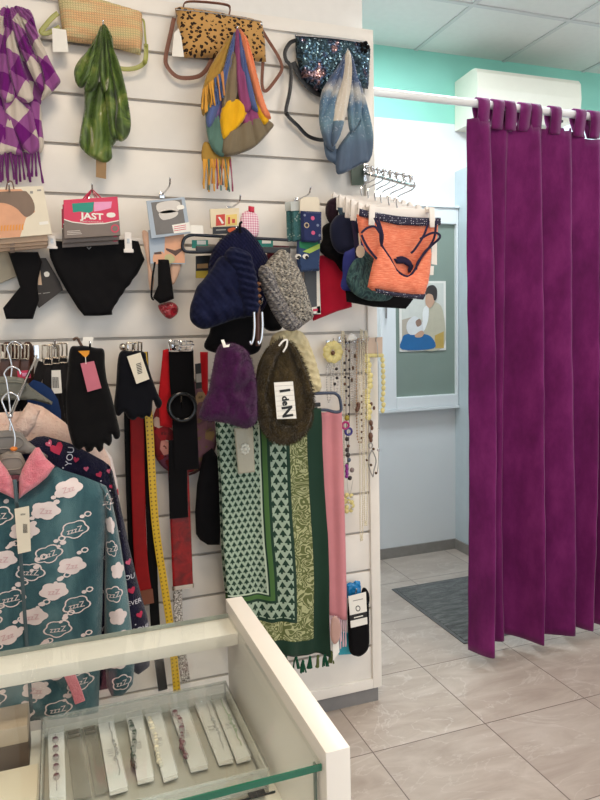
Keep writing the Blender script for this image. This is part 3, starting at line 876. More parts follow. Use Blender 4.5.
strips(mb, [([(206, 108), (214, 102), (221, 126), (225, 155), (214, 152), (207, 134)], Y-.002, .02, 3, 0), ([(214, 100), (222, 98), (226, 120), (223, 140), (216, 136)], Y-.001, .018, 8, 0),
 ([(222, 136), (232, 130), (246, 122), (258, 118), (273, 124), (270, 131), (256, 146), (242, 153), (224, 156)], Y-.006, .024, 7, 0),
 ([(224, 104), (236, 99), (247, 112), (241, 124), (231, 134), (223, 139), (220, 120)], Y-.014, .022, 6, 0), ([(240, 112), (252, 104), (262, 118), (254, 128), (244, 126)], Y-.006, .018, 4, 0),
 ([(254, 94), (263, 99), (269, 120), (263, 125), (256, 112)], Y-.014, .018, 6, 0),
 ([(231, 52), (236, 58), (238, 90), (232, 106), (222, 108), (225, 80)], Y-.014, .018, 0, 0), ([(236, 30), (239.5, 34), (242, 60), (247, 84), (253, 104), (244, 113), (238, 92), (235, 60)], Y-.018, .018, 4, 0),
 ([(232, 36), (224, 44), (214, 60), (206, 76), (201, 100), (203, 116), (210, 106), (219, 84), (229, 60)], Y+.002, .02, 1, 0),
 ([(235, 31), (234, 52), (228, 80), (219, 108), (210, 128), (206, 118), (213, 96), (223, 70), (229, 48)], Y-.012, .018, 2, 0),
 ([(238, 30), (243, 44), (248, 70), (255, 98), (258, 112), (250, 106), (244, 82), (239, 56)], Y-.022, .018, 2, 0), ([(239, 29), (246, 37), (252, 55), (258, 79), (265, 103), (271, 119), (262, 114), (255, 96), (249, 74), (243, 50)], Y-.026, .02, 5, 0)], hx, hz, amp=.005)
mb.build('draped_cloth', WC, sc)
fr = [fabric('fringe_wool_%d' % i, c) for i, c in enumerate([(206, 150, 60), (190, 130, 80), (70, 90, 130), (90, 120, 110), (150, 80, 100)])]
mb = MB()
for i, u in enumerate(np.linspace(204, 231, 26)):
    fringe(mb, [(at(u, 160, Y).x, at(u, 161, Y).z)], Y+.01, .085, .0026, R.choice([0, 0, 0, 1, 2, 3, 4]))
mb.build('fringe', fr, sc); mb = MB()
for i, u in enumerate(np.linspace(202, 222, 16)):
    v = 76+abs(u-202)*-.9+18
    fringe(mb, [(at(u, v, Y).x, at(u, v, Y).z)], Y-.028, .07, .0026, 0 if u < 212 else R.choice([1, 1, 2]))
mb2 = mb; mb.build('fringe', fr, sc)

# --- sequin bag
Y = -.035
sb = T('sequin_handbag', 'dark blue sequin bag with a black strap behind the pale blue scarf', 'handbag', at(335, 95, Y))
MB().puff(xz([(295, 34.5), (320, 36), (350, 40), (366, 42), (370, 50), (369, 70), (368, 89), (360, 88), (345, 92), (326, 95), (316, 91), (302, 78), (296, 56)], Y), Y, .03, r=.035, bump=wrinkle(.003, 14, 2), uv0=(0, 0)).build('bag_body', sequin_mat(), sb)
MB().tube(pth([(296, 35), (330, 37.5), (366, 42.5)], Y-.026), .0035, 6).build('zipper', CHROME, sb)
MB().strap(pth([(297, 40), (290, 43), (285, 52), (286, 60), (291, 68), (290, 90), (286, 110), (288, 116), (298, 126), (308, 136), (321, 140), (330, 138)], Y+.004), .013, .004).build('strap', BLACKP, sb)
MB().strap(pth([(293, 62), (300, 76), (312, 90), (325, 96)], Y+.004), .02, .004).ball(at(287, 114, Y-.004), .008, n=8).build('strap_end', BLACKP, sb)
mb = MB()
for a in range(5): mb.ball(at(365+3*math.cos(a*1.257), 47+4*math.sin(a*1.257), Y-.032), .008, n=8, sc=(1, .5, 1))
mb.build('rosette', BLACKF, sb)

# --- blue scarf
p = hook(347, 51, .125, 'chrome wall hook holding up the pale blue glitter scarf')
Y = -.112
sc = T('blue_scarf', 'pale blue and grey glitter scarf looped over a hook in front of the sequin bag', 'scarf', at(347, 172, Y))
hx, hz = at(347, 51, Y).x, at(347, 51, Y).z; zl2 = hz-at(345, 173, Y).z
def buv(x, z):
    k = max(0, (hz-z)/zl2); return (.5+(x-hx)/(2*(.02+.08*k)), k)
BS = bluescarf_mat(); mb = MB()
def bstrip(pl, Yq, t, n, sh=0.0):
    mb.puff(xz(pl, Yq), Yq, t*.6, r=.010, smooth=True, bump=radial(hx, hz, 34, .006, n), uvf=lambda x, z: (sh, buv(x, z)[1]))
bstrip([(324, 138), (334, 148), (341, 150), (339, 166), (333, 163), (326, 157)], Y+.016, .012, 1, .1)
bstrip([(354, 74), (364, 98), (370, 122), (372.5, 140), (370, 160), (358, 166), (342, 174), (336, 171), (337, 150), (349, 132), (358, 118)], Y+.008, .024, 2, .1)
bstrip([(345, 54), (338, 66), (328, 80), (321, 94), (319, 118), (322, 136), (328, 148), (335, 150), (333, 130), (335, 104), (343, 78)], Y-.006, .024, 3, .1)
bstrip([(349.5, 53), (356, 72), (361, 98), (359, 122), (350, 132), (347, 104), (349, 78)], Y-.012, .022, 5, .1)
bstrip([(346, 52), (350.5, 56), (351, 84), (347, 110), (340, 136), (332, 146), (333, 114), (341, 82)], Y-.02, .02, 4, .25)
mb.build('draped_cloth', BS, sc)

# ================================================================== SECOND ROW: PACKETS AND UNDERWEAR
SKIN = plain('printed_skin', (214, 160, 124), .5, .06)
def card(mb, pts, Y, th=.002, mi=0, tilt=0.0):
    q = [at(u, v, Y) for u, v in pts]
    if area([(a.x, a.z) for a in q]) < 0: q.reverse()
    return mb.quad(q, (0, th, 0), mi)
def ink(mb, pts, Y, mi, k=1, sm=False):
    if sm: pts = smooth_poly(pts, 4)
    q = [at(u, v, Y-.0005*k) for u, v in pts]
    if area([(a.x, a.z) for a in q]) < 0: q.reverse()
    return mb.quad(q, (0, .0003, 0), mi)
def words(mb, s, u, v, hpx, Y, mi, rot=0.0, sx=1.0, off=.0012):
    p = at(u, v, Y); sz = abs(at(u, v, Y).z-at(u, v+hpx, Y).z)/.72
    return mb.write(s, p.x, p.z, sz, mi, surf=lambda x, z: Y, off=off, rot=rot, sx=sx)

PHOTO_SK = plain('photo_skin', (216, 158, 122), .4, .08)
SHEER = plain('photo_sheer_brown', (122, 100, 84), .45, .1)
ORANGE = plain('orange_print', (226, 150, 60), .5)
GREYT = plain('grey_print', (150, 146, 140), .5)
BEIGEP = plain('beige_card', (206, 174, 146), .6, .05)
hook(9, 186, .17, 'chrome wall hook carrying the hosiery boxes')
Yb = -.155
bx = T('hosiery_box', 'white hosiery box showing sheer brown briefs, foremost of its hook', 'box', at(18, 238, Yb), 'hosiery boxes')
pts = [(-22, 188), (43, 186), (52, 234), (-16, 240)]
card(MB(), pts, Yb, .012).build('carton', CREAMP, bx, smooth=False)
mb = MB()
ink(mb, [(-21, 190), (21, 189), (33, 200), (35, 212), (26, 218), (20, 237), (-16, 239)], Yb, 0, 1)
ink(mb, [(-21, 194), (20, 191), (28, 193), (34, 203), (34, 212), (27, 217), (22, 214), (16, 208), (4, 203), (-20, 202)], Yb, 1, 2, True)
for u in range(1, 24, 3): ink(mb, [(u, 226-u*.06), (u+1.6, 225-u*.06), (u+1.2, 231-u*.05), (u-.4, 231-u*.05)], Yb, 2, 3)
ink(mb, [(37, 189.5), (41, 189.3), (41.2, 191), (37.2, 191.2)], Yb, 3, 1); ink(mb, [(39, 222), (48, 221), (48.6, 224), (39.6, 225)], Yb, 4, 2); ink(mb, [(30, 191), (33, 191), (33, 193.5), (30, 193.5)], Yb, 3, 2)
mb.build('printed_photo', [PHOTO_SK, SHEER, ORANGE, GREYT, PAPER], bx, smooth=False)
MB().tube(smooth_path([tuple(at(6, 190, Yb)), tuple(at(8, 182, Yb)), tuple(at(12, 182, Yb)), tuple(at(14, 189, Yb))]), .002, 6).build('hang_loop', plain('brown_loop', (110, 80, 70), .5), bx)
for i, (du, dv, lab) in enumerate([(-2, 5.5, 'second'), (-4, 9.5, 'third'), (-1, 12.5, 'fourth')]):
    Y = Yb+.022*(i+1)
    bb = T('hosiery_box', f'beige hosiery box, {lab} from the foremost on its hook', 'box', at(15, 244, Y), 'hosiery boxes')
    card(MB(), [(-22, 196), (43, 194), (48.5+du*.3, 235+dv), (-16, 241+dv-1)], Y, .014).build('carton', BEIGEP, bb, smooth=False)
    mb = MB(); ink(mb, [(10, 238+dv), (15, 237.5+dv), (15, 240+dv), (10, 240.5+dv)], Y, 0, 1); mb.build('printed_band', SHEER, bb, smooth=False)

# JAST boxes
RED = plain('crimson_print', (208, 44, 84), .4, .05); TAUPE = plain('taupe_print', (118, 104, 96), .45, .05); TEAL = plain('teal_print', (10, 140, 122), .45); PINKP = plain('pink_print', (226, 150, 190), .5)
hook(92, 186, .16, 'chrome wall hook carrying the red and taupe boxes')
Yj = -.15
for i in range(3):
    Y = Yj+.024*i; dv = 4.5*i; du = -1*i
    j = T('underwear_box', ['red and taupe box lettered JAST, foremost on its hook', 'red and taupe box directly behind the foremost lettered one', 'red and taupe box hanging rearmost of three on one hook'][i], 'box', at(92, 240+dv, Y), 'red and taupe underwear boxes')
    P_ = [(63.5+du, 200+dv), (117.5+du, 196.5+dv), (120.5+du, 235+dv), (64.5+du, 238.5+dv)]
    card(MB(), P_, Y, .018).build('carton', TAUPE, j, smooth=False)
    mb = MB()
    ink(mb, [(63.5+du, 200+dv), (117.5+du, 196.5+dv), (119+du, 220+dv), (104+du, 223+dv), (88+du, 223.5+dv), (72+du, 221.5+dv), (64+du, 219+dv)], Y, 0, 1)
    for a, b_ in (((64, 219.4), (72, 222)), ((72, 222), (88, 224)), ((88, 224), (104, 223.5)), ((104, 223.5), (119, 220.5))):
        ink(mb, [(a[0]+du, a[1]+dv-.5), (b_[0]+du, b_[1]+dv-.5), (b_[0]+du, b_[1]+dv+.5), (a[0]+du, a[1]+dv+.5)], Y, 1, 2)
    ring = [(115+4.2*math.cos(k*.524), 228.5+4.2*math.sin(k*.524)+dv) for k in range(12)]; ink(mb, ring, Y, 2, 1); ink(mb, [(115+(u-115)*.7, 228.5+dv+(v-228.5-dv)*.7) for u, v in ring], Y, 3, 2)
    if i == 0:
        ink(mb, [(72, 203.5), (94, 202), (93, 211), (89, 213), (80, 211.5), (73, 212.5)], Y, 4, 2)
        ink(mb, [(94, 202), (112, 201.5), (111, 208), (101, 210.5), (94, 211.5)], Y, 5, 2)
        words(mb, 'JAST', 92, 216.6, 6.3, Y, 1, rot=-.02, sx=1.25, off=.0016)
        words(mb, 'JAST', 92.3, 216.7, 6.3, Y, 1, rot=-.02, sx=1.25, off=.0015)
        words(mb, 'UNDERWEAR', 92, 222, 1.6, Y, 6, rot=-.02, sx=1.7, off=.0016)
        ink(mb, smooth_poly([(107, 213.5), (111, 212.5), (115, 213.5), (115, 216.5), (111, 217.5), (107, 216.5)], 3), Y, 1, 3)
        for k in range(3): ink(mb, [(67, 231+k*1.6), (80+k, 230.2+k*1.6), (80+k, 230.8+k*1.6), (67, 231.6+k*1.6)], Y, 6, 1)
    mb.build('printed_front', [RED, PAPER, RED, TAUPE, TEAL, PINKP, plain('pale_ink', (206, 196, 188), .5)], j, smooth=False)
    MB().tube([tuple(at(83+du, 199+dv, Y+.004)), tuple(at(92, 189+dv*.2, Y+.004)), tuple(at(101+du, 198+dv, Y+.004))], .0022, 6, 0).build('hang_loop', RED, j)

# grey bra packet + thong packets
PALEB = plain('pale_blue_card', (166, 178, 192), .5, .03); DGP = plain('photo_dark_grey', (112, 108, 106), .5, .1); LGP = plain('photo_light_grey', (208, 202, 196), .5, .03)
hook(170, 180, .17, 'thin chrome wall hook carrying the pale blue and nude briefs packets')
Yk = -.155
k_ = T('briefs_packet', 'pale blue card packet with a grey photo of white briefs, price labels stuck on', 'packet', at(168, 238, Yk))
card(MB(), [(146.5, 201), (184.5, 197), (190.5, 233), (151.5, 238.5)], Yk, .008).build('card', PALEB, k_, smooth=False)
mb = MB()
ink(mb, [(151, 202.5), (181.5, 199.3), (186.5, 231.5), (156, 235)], Yk, 0, 1)
ink(mb, [(157, 204), (172, 200.5), (180, 203), (178, 211), (160, 213)], Yk, 1, 2, True)
ink(mb, [(159, 213), (170, 210), (178, 212), (175, 217), (163, 220)], Yk, 1, 2, True)
ink(mb, [(160, 222), (176, 219), (178, 229), (166, 233), (158, 231)], Yk, 0, 3, True)
ink(mb, [(172, 225), (189.5, 222), (190.5, 231.5), (174, 233.5)], Yk, 2, 4); ink(mb, [(177, 206), (183, 205), (184, 208.5), (178, 209.5)], Yk, 2, 4, True)
ink(mb, [(190.5, 225), (203, 225.5), (203.5, 234), (191, 233.5)], Yk, 2, 4)
for q in range(3): ink(mb, [(174, 226.6+q*2), (186, 224.6+q*2), (186, 225.2+q*2), (174, 227.2+q*2)], Yk, 3, 5)
mb.build('printed_photo', [DGP, LGP, PAPER, RED], k_, smooth=False)
Yk2 = -.135
k_ = T('briefs_packet', 'packet with a photo of a torso in a brown thong, under the pale blue one', 'packet', at(168, 263, Yk2))
card(MB(), [(148.5, 230), (182.5, 228), (185.5, 264), (150.5, 263.5)], Yk2, .008).build('card', PALEB, k_, smooth=False)
mb = MB(); BRN = plain('photo_brown', (82, 54, 44), .5)
ink(mb, [(165, 235), (184, 233), (185, 263), (164, 263)], Yk2, 0, 1); ink(mb, [(154, 254), (163, 252), (165, 263), (154, 263)], Yk2, 0, 2, True)
ink(mb, [(166, 248), (175, 250.5), (184, 247), (184, 249), (178, 254), (175.5, 256), (173, 254), (166, 250)], Yk2, 1, 3)
ink(mb, [(165, 256), (171, 254), (175, 259), (172, 263), (166, 263)], Yk2, 2, 4, True); ink(mb, [(154, 252.5), (161, 251.5), (162, 254), (154.5, 254.5)], Yk2, 1, 3)
mb.build('printed_photo', [PHOTO_SK, BRN, plain('photo_flower', (184, 178, 130), .5)], k_, smooth=False)

def clip_hanger(name, label, u0, v0, u1, v1, Y, clips, group=None, hookp=None, hgt=.02, mat=WHITEP, g=.03):
    a, c = at(u0, v0, Y), at(u1, v1, Y); t = T(name, label, 'hanger', tuple((a+c)/2), group)
    ang = math.atan2(c.z-a.z, c.x-a.x); L = math.hypot(c.x-a.x, c.z-a.z); mid = (a+c)/2
    MB().box((mid.x-L/2, Y-.005, mid.z-hgt/2), (mid.x+L/2, Y+.005, mid.z+hgt/2), bev=.003, rot=ang).build('bar', mat, t)
    for (u, v, hh) in clips:
        p = at(u, v, Y)
        MB().box((p.x-.011, Y-g-.008, p.z-hh*.5), (p.x+.011, Y-g-.002, p.z+hh*.5), bev=.003).box((p.x-.015, Y-g-.01, p.z-hh*.62), (p.x+.015, Y-g-.002, p.z-hh*.4), bev=.003).box((p.x-.006, Y-g-.004, p.z+hh*.2), (p.x+.006, Y+.006, p.z+hh*.42)).box((p.x-.004, Y-g-.0095, p.z-.006), (p.x+.004, Y-g-.007, p.z+.008), mi=1).box((p.x-.009, Y+.005, p.z-hh*.5), (p.x+.009, Y+.009, p.z+hh*.5), bev=.002).build('clip', [mat, STEEL], t)
    if hookp is not None:
        hx_, hy_, hz_ = hookp
        MB().tube(smooth_path([(mid.x, Y, mid.z+.008), (mid.x+.004, Y, (mid.z+hz_)/2), (hx_+.016, Y, hz_-.012), (hx_+.018, Y, hz_+.004), (hx_+.006, Y, hz_+.016), (hx_-.008, Y, hz_+.008)], 5), .0022, 6).build('hanger_hook', CHROME, t)
    return t

Yn = -.065
hook(100, 228, .085, 'chrome wall hook behind the boxes carrying the black briefs hanger')
p = at(100, 228, -.065)
clip_hanger('clip_hanger', 'white plastic clip hanger holding the black lace briefs', 40, 235, 148, 242, Yn, [(52, 243, .035), (127, 243, .055)], 'white clip hangers', (p.x, Yn, p.z-.005))
def lacey(name, col=(9, 8, 10)):
    t = NT(name); v = t.coord('UV')
    t.bump(t.noise(v, 300, 3), .3, .001)
    return t.done(t.mix(t.noise(v, 20, 4), col, tuple(c*1.6 for c in col)), .8, sheen=.03, spec=.15)
BLK = lacey('black_microfibre')
scal = []
base = [(143, 262), (138, 272), (131, 282), (124, 291), (118, 300), (113, 308)]
for i, (u, v) in enumerate(base): scal += [(u+1.2, v-2), (u-1.4, v+3)]
bp = [(48, 241), (75, 243), (100, 241), (125, 240), (138, 242), (141, 252)]+scal+[(112, 315), (98, 316), (84, 316), (78, 309), (66, 290), (57, 274), (50, 258)]
bf = T('black_briefs', 'black lace-edged briefs hanging under the lettered red box', 'briefs', at(98, 316, Yn))
MB().puff(xz(bp, Yn), Yn-.0155, .012, bump=wrinkle(.005, 16, 3, sx=1.2), back=.2, r=.012).build('fabric', BLK, bf)
MB().tube([tuple(at(87, 247, Yn-.03)), tuple(at(89, 249, Yn-.03)), tuple(at(91, 247, Yn-.03))], .002, 5).build('bow', plain('grey_bow', (120, 118, 120)), bf)

Y = -.07
MB().puff(xz([(8, 252), (38, 252), (42, 262), (37, 284), (39, 300), (36, 309), (33, 319), (6, 319), (3, 308), (20, 287), (15, 272)], Y), Y, .008, r=.006).build('card', BLK, tk := T('stocking_packet', 'black leg-shaped tights packet hanging below the hosiery boxes', 'packet', at(20, 319, Y)))
Y = -.05
dg = T('lingerie_packet', 'dark grey lace packet with a small white emblem beside the black briefs', 'packet', at(48, 308, Y))
card(MB(), [(36, 258), (46, 258), (60, 282), (63, 290), (39, 308), (30, 296)], Y, .006).build('card', plain('charcoal_lace', (48, 42, 40), .6, .25, .4, 400), dg, smooth=False)
mb = MB(); ink(mb, smooth_poly([(44, 273), (47, 271.5), (49.5, 273.5), (48.5, 276.5), (45, 276.5)], 3), Y, 0, 2); ink(mb, [(38.5, 268), (40, 268), (42, 285), (38, 285)], Y, 1, 1)
for q in range(2): ink(mb, [(34+q*9, 294-q), (41+q*9, 293-q), (41+q*9, 293.8-q), (34+q*9, 294.8-q)], Y, 2, 1)
mb.build('printed_emblem', [PAPER, BEIGEP, GREYT], dg, smooth=False)
Y = -.03
wc = T('card_box', 'greyish beige carton behind the black tights packet', 'box', at(4, 284, Y))
card(MB(), [(-16, 246), (12, 244), (21, 274), (-16, 290)], Y, .018).build('carton', plain('greige_card', (176, 164, 142), .6), wc, smooth=False)

Y = -.12
nb = T('nude_bra', 'sheer nude bra hanging behind the thong packet', 'bra', at(160, 292, Y))
NUDE = fabric('nude_mesh', (206, 168, 146))
mb = MB()
mb.puff(xz([(142, 232), (150, 236), (150, 262), (154, 278), (152, 292), (149, 286), (147, 262)], Y), Y, .008, r=.01, smooth=True)
mb.puff(xz([(172, 258), (182, 256), (180, 270), (174, 284), (170, 280)], Y), Y, .008, r=.01, smooth=True)
mb.build('cups', NUDE, nb)
Y = -.115
th = T('black_thong', 'small black thong hanging under the nude photo packet', 'briefs', at(162, 304, Y))
MB().puff(xz([(157, 260), (168, 260), (170, 276), (173, 299), (166, 302), (159, 304), (152, 298), (157, 286)], Y), Y-.02, .012, r=.015, bump=wrinkle(.003, 30, 2)).build('fabric', BLK, th)
MB().strap(pth([(155, 262), (152.5, 278), (151.5, 296), (154, 300)], Y-.02), .006, .003).build('waistband', BLK, th)
Y = -.11
rb = T('red_sweet_bag', 'crumpled red foil pouch hanging below the small black thong', 'pouch', at(168, 319, Y))
def foil():
    t = NT('red_foil'); v = t.coord('Object'); f = t.noise(v, 55, 3, .6, 1.0)
    t.bump(f, 1.0, .01); return t.done(t.ramp(f, [(.35, (120, 12, 26)), (.6, (176, 24, 44)), (.72, (225, 120, 120))]), .25, coat=.5)
MB().puff(xz([(158, 306), (164, 303), (172, 302), (178, 307), (177, 314), (170, 319), (163, 315)], Y), Y, .016, bump=wrinkle(.008, 60, 4), r=.02, smooth=True).build('foil', foil(), rb)
MB().tube(pth([(165, 304), (164, 298), (166, 292)], Y+.004), .0015, 5).build('hang_loop', RED, rb)

# ================================================================== CARD PACKS AND SOCKS BEHIND THE HATS
hook(240, 197, .15, 'chrome wall hook above the navy hats carrying small packets')
Y = -.13
pk = T('wipes_packet', 'clear packet with red and yellow print above the navy hats', 'packet', at(225, 230, Y))
card(MB(), [(210, 209), (239, 208), (239, 227), (211, 228)], Y, .008).build('card', plain('cream_packet', (224, 208, 176), .45), pk, smooth=False)
mb = MB()
ink(mb, [(216, 215), (225, 214), (225, 225), (216, 226)], Y, 0, 1); ink(mb, [(226, 215), (237, 214), (237, 225), (226, 226)], Y, 1, 1)
ink(mb, [(218, 217), (220, 217), (224, 223), (222, 224)], Y, 2, 2); ink(mb, [(228, 217), (230, 217), (230, 224), (228, 224)], Y, 0, 2); ink(mb, [(232, 219), (235, 219), (235, 223), (232, 223)], Y, 0, 2)
mb.build('printed_front', [plain('packet_red', (196, 60, 48), .5), plain('packet_yellow', (226, 196, 110), .5), PAPER], pk, smooth=False)
Y = -.15
pk = T('orange_packet', 'flat black packet with an orange mark just above the navy hats', 'packet', at(227, 234, Y))
card(MB(), [(213, 227), (241, 226), (241, 233), (213, 234)], Y, .006).build('card', BLACKP, pk, smooth=False)
mb = MB(); ink(mb, smooth_poly([(228, 229), (234, 227.5), (239, 230), (235, 232.5), (229, 232)], 3), Y, 0, 1); ink(mb, [(216, 229.5), (226, 229), (226, 230.2), (216, 230.7)], Y, 1, 1)
mb.build('printed_mark', [plain('packet_orange', (214, 92, 40), .5), GREYT], pk, smooth=False)
def gingham():
    t = NT('pink_gingham'); s = t.sep(t.coord('UV'))
    a = t.math('GREATER_THAN', t.math('FRACT', t.math('MULTIPLY', s[0], 130.0)), .5); b = t.math('GREATER_THAN', t.math('FRACT', t.math('MULTIPLY', s[1], 130.0)), .5)
    return t.done(t.ramp(t.math('MULTIPLY', t.math('ADD', a, b), .5), [(0, (240, 226, 228)), (.25, (226, 176, 192)), (.75, (206, 130, 156))], 'CONSTANT'), .6)
Y = -.12
pk = T('gingham_pouch', 'small pink gingham pouch with a red top above the navy hats', 'pouch', at(249, 236, Y))
MB().puff(xz([(241, 216), (246, 211), (253, 211), (258, 217), (259, 232), (255, 238), (245, 238), (240, 232)], Y), Y, .012, smooth=True).build('pouch_body', gingham(), pk)
MB().puff(xz([(248, 206), (254, 207), (254, 214), (248, 213)], Y), Y-.004, .01).build('pouch_top', plain('red_fabric', (200, 40, 70), .7), pk)

def frame_hanger(name, label, u0, v0, u1, v1, u2, v2, Y, m, r=.005, group=None):
    """rounded closed trouser-clamp hanger bar"""
    a, c, d = at(u0, v0, Y), at(u1, v1, Y), at(u2, v2, Y)
    t = T(name, label, 'hanger', tuple((a+c)/2), group)
    return t, a, c, d
Y = -.14
hg = T('trouser_hanger', 'long black clamp hanger with rounded chrome-dark end behind the navy hats', 'hanger', at(236, 240, Y))
MB().tube(pth([(288, 240), (250, 238), (205, 235.5), (192, 235), (185, 238), (182.5, 245), (184, 250), (190, 252), (215, 252)], Y), .005, 8).build('top_bar', DARKMETAL, hg)
MB().box((at(196, 252, Y).x, Y-.006, at(196, 252, Y).z), (at(290, 252, Y).x, Y+.006, at(196, 247, Y).z+.004), bev=.003).build('clamp_bar', BLACKP, hg)
for i, (u, v, lab, c) in enumerate([(200, 244, 'teal and white label tucked beside the black clamp hanger end', TEAL), (265, 243, 'teal and white label tucked beside the navy hat top', TEAL)]):
    Y2 = -.165+.045; tg = T('size_label', lab, 'label', at(u, v+4, Y2))
    card(MB(), [(u-8, v-4), (u+8, v-4), (u+8, v+4), (u-8, v+4)], Y2, .003).build('card', c, tg, smooth=False)
    mb = MB(); ink(mb, [(u-3, v-3.5), (u+6, v-3.5), (u+6, v+.5), (u-3, v+.5)], Y2, 0, 1); mb.build('printed_label', PAPER, tg, smooth=False)
Y = -.09
mg = T('maroon_garment', 'dark maroon ribbed cloth folded behind the grey knitted hat', 'garment', at(280, 272, Y))
MB().puff(xz([(268, 245), (289, 246), (290, 262), (286, 276), (272, 272), (266, 258)], Y), Y, .02, bump=wrinkle(.004, 25, 3)).build('fabric', fabric('maroon_rib', (78, 20, 34)), mg)
Y = -.075
yl = T('black_packet', 'black packet with a yellow band beside the front navy hat', 'packet', at(201, 279, Y))
card(MB(), [(196, 256), (212, 255), (212, 278), (196, 278)], Y, .006).build('card', BLACKP, yl, smooth=False)
mb = MB(); ink(mb, [(196, 271), (212, 270.5), (212, 278), (196, 278)], Y, 0, 1); ink(mb, [(197, 264), (208, 263.5), (208, 268), (197, 268.5)], Y, 1, 1)
mb.build('printed_band', [plain('band_yellow', (200, 176, 60), .5), KRAFT], yl, smooth=False)

# socks on card by the bra rail
hook(310, 189, .14, 'chrome wall hook carrying the carded socks')
NAVYS = fabric('navy_sock', (44, 54, 96)); 
Y = -.125
s1 = T('sock_packet', 'navy socks with pink dots on a beige card, topmost on their hook', 'socks', at(310, 243, Y), 'carded socks')
card(MB(), [(300, 200), (304, 197), (317, 197), (319.5, 200), (320, 214), (300, 213)], Y, .004).build('card', CREAMP, s1, smooth=False)
mb = MB().puff(xz([(300, 211), (321, 212), (321, 240), (315, 243), (301, 242)], Y), Y-.003, .012, r=.008, h=.006)
for u, v, r_, k in [(311, 219, 2.4, 1), (311.5, 233.5, 2.4, 1), (305, 226, 3.2, 2), (305, 226, 2, 3), (316, 226, 1.6, 4), (303, 216, 1.4, 4), (318, 236, 1.6, 4)]:
    p = at(u, v, Y); mb.onto([(p.x+.0029*r_*math.cos(a*.6283), p.z+.0029*r_*math.sin(a*.6283)) for a in range(10)], k, .001 if k != 3 else .002)
mb.build('knit_sock', [NAVYS, plain('dot_pink', (206, 84, 130)), plain('dot_cream', (190, 170, 140)), plain('dot_navy', (30, 34, 60)), plain('dot_grey', (120, 130, 160))], s1)
Y = -.10
s2 = T('sock_packet', 'blue frog-eyed socks with green top, beneath the pink dotted pair', 'socks', at(308, 272, Y), 'carded socks')
mb = MB().puff(xz([(297, 240), (320, 238), (320, 250), (319, 271), (299, 272), (296, 258)], Y), Y, .014, r=.008, h=.006)
P = lambda u, v: (at(u, v, Y).x, at(u, v, Y).z)
mb.onto([P(298, 242), P(320, 240), P(320, 245), P(306, 250), P(298, 248)], 1); mb.onto([P(301, 252), P(318, 244), P(318, 249), P(308, 254)], 2, .002)
for u in (296.5, 304):
    mb.onto([(P(u, 257)[0]+.011*math.cos(a*.6283), P(u, 257)[1]+.009*math.sin(a*.6283)) for a in range(10)], 3, .002); mb.onto([(P(u+1, 258)[0]+.006*math.cos(a*.6283), P(u+1, 258)[1]+.006*math.sin(a*.6283)) for a in range(10)], 4, .003)
mb.build('knit_sock', [fabric('slate_sock', (58, 78, 116)), plain('sock_green', (30, 130, 84)), plain('sock_lime', (170, 200, 90)), PAPER, INK], s2)
Y = -.08
s3 = T('tights_packet', 'dark grey flat packet with a white edge below the frog-eyed socks', 'packet', at(312, 315, Y), 'carded socks')
card(MB(), [(304, 268), (319.5, 267), (321, 314), (308, 316)], Y, .005).build('card', plain('slate_card', (74, 78, 84), .5), s3, smooth=False)
mb = MB(); ink(mb, [(316.5, 270), (319.3, 270), (320.8, 314), (317, 314)], Y, 0, 1); ink(mb, [(308, 308), (320, 306), (320.6, 313), (308, 314.5)], Y, 0, 1); ink(mb, [(313, 309), (318, 308.5), (318, 311), (313, 311.5)], Y, 1, 2)
mb.build('printed_edge', [PAPER, RED], s3, smooth=False)
for i, (u, Y) in enumerate([(288, -.07), (293.5, -.10)]):
    s4 = T('sock_packet', ['teal patterned socks in a clear sleeve, farthest along their hook', 'teal patterned socks in a clear sleeve beside the pink dotted pair'][i], 'socks', at(u+4, 242, Y), 'carded socks')
    mb = MB().puff(xz([(u-2, 204), (u+9, 203), (u+10, 236), (u+7, 241), (u-1, 242)], Y), Y, .01, r=.006)
    def tealp():
        t = NT('teal_sock_pattern'); v = t.coord('UV'); f = t.voro(v, 90); return t.done(t.ramp(f, [(.2, (150, 170, 168)), (.35, (36, 92, 92)), (.6, (60, 108, 112))]), .8)
    mb.build('knit_sock', tealp(), s4)
    card(MB(), [(u-3, 202), (u+10, 201), (u+10.5, 210), (u-2.5, 211)], Y-.013, .003).build('card', plain('grey_clear_card', (186, 190, 186), .3), s4, smooth=False)
Y = -.026
rg = T('crimson_garment', 'crimson cloth hanging flat between the socks and the bras', 'garment', at(332, 318, Y))
MB().puff(xz([(312, 256), (326, 255), (337, 247), (347, 248), (349, 280), (352, 307), (338, 311), (328, 315), (313, 321), (310, 300)], Y), Y, .014, bump=wrinkle(.006, 15, 9, sz=.4), r=.015).build('fabric', fabric('crimson_cloth', (176, 20, 48)), rg)

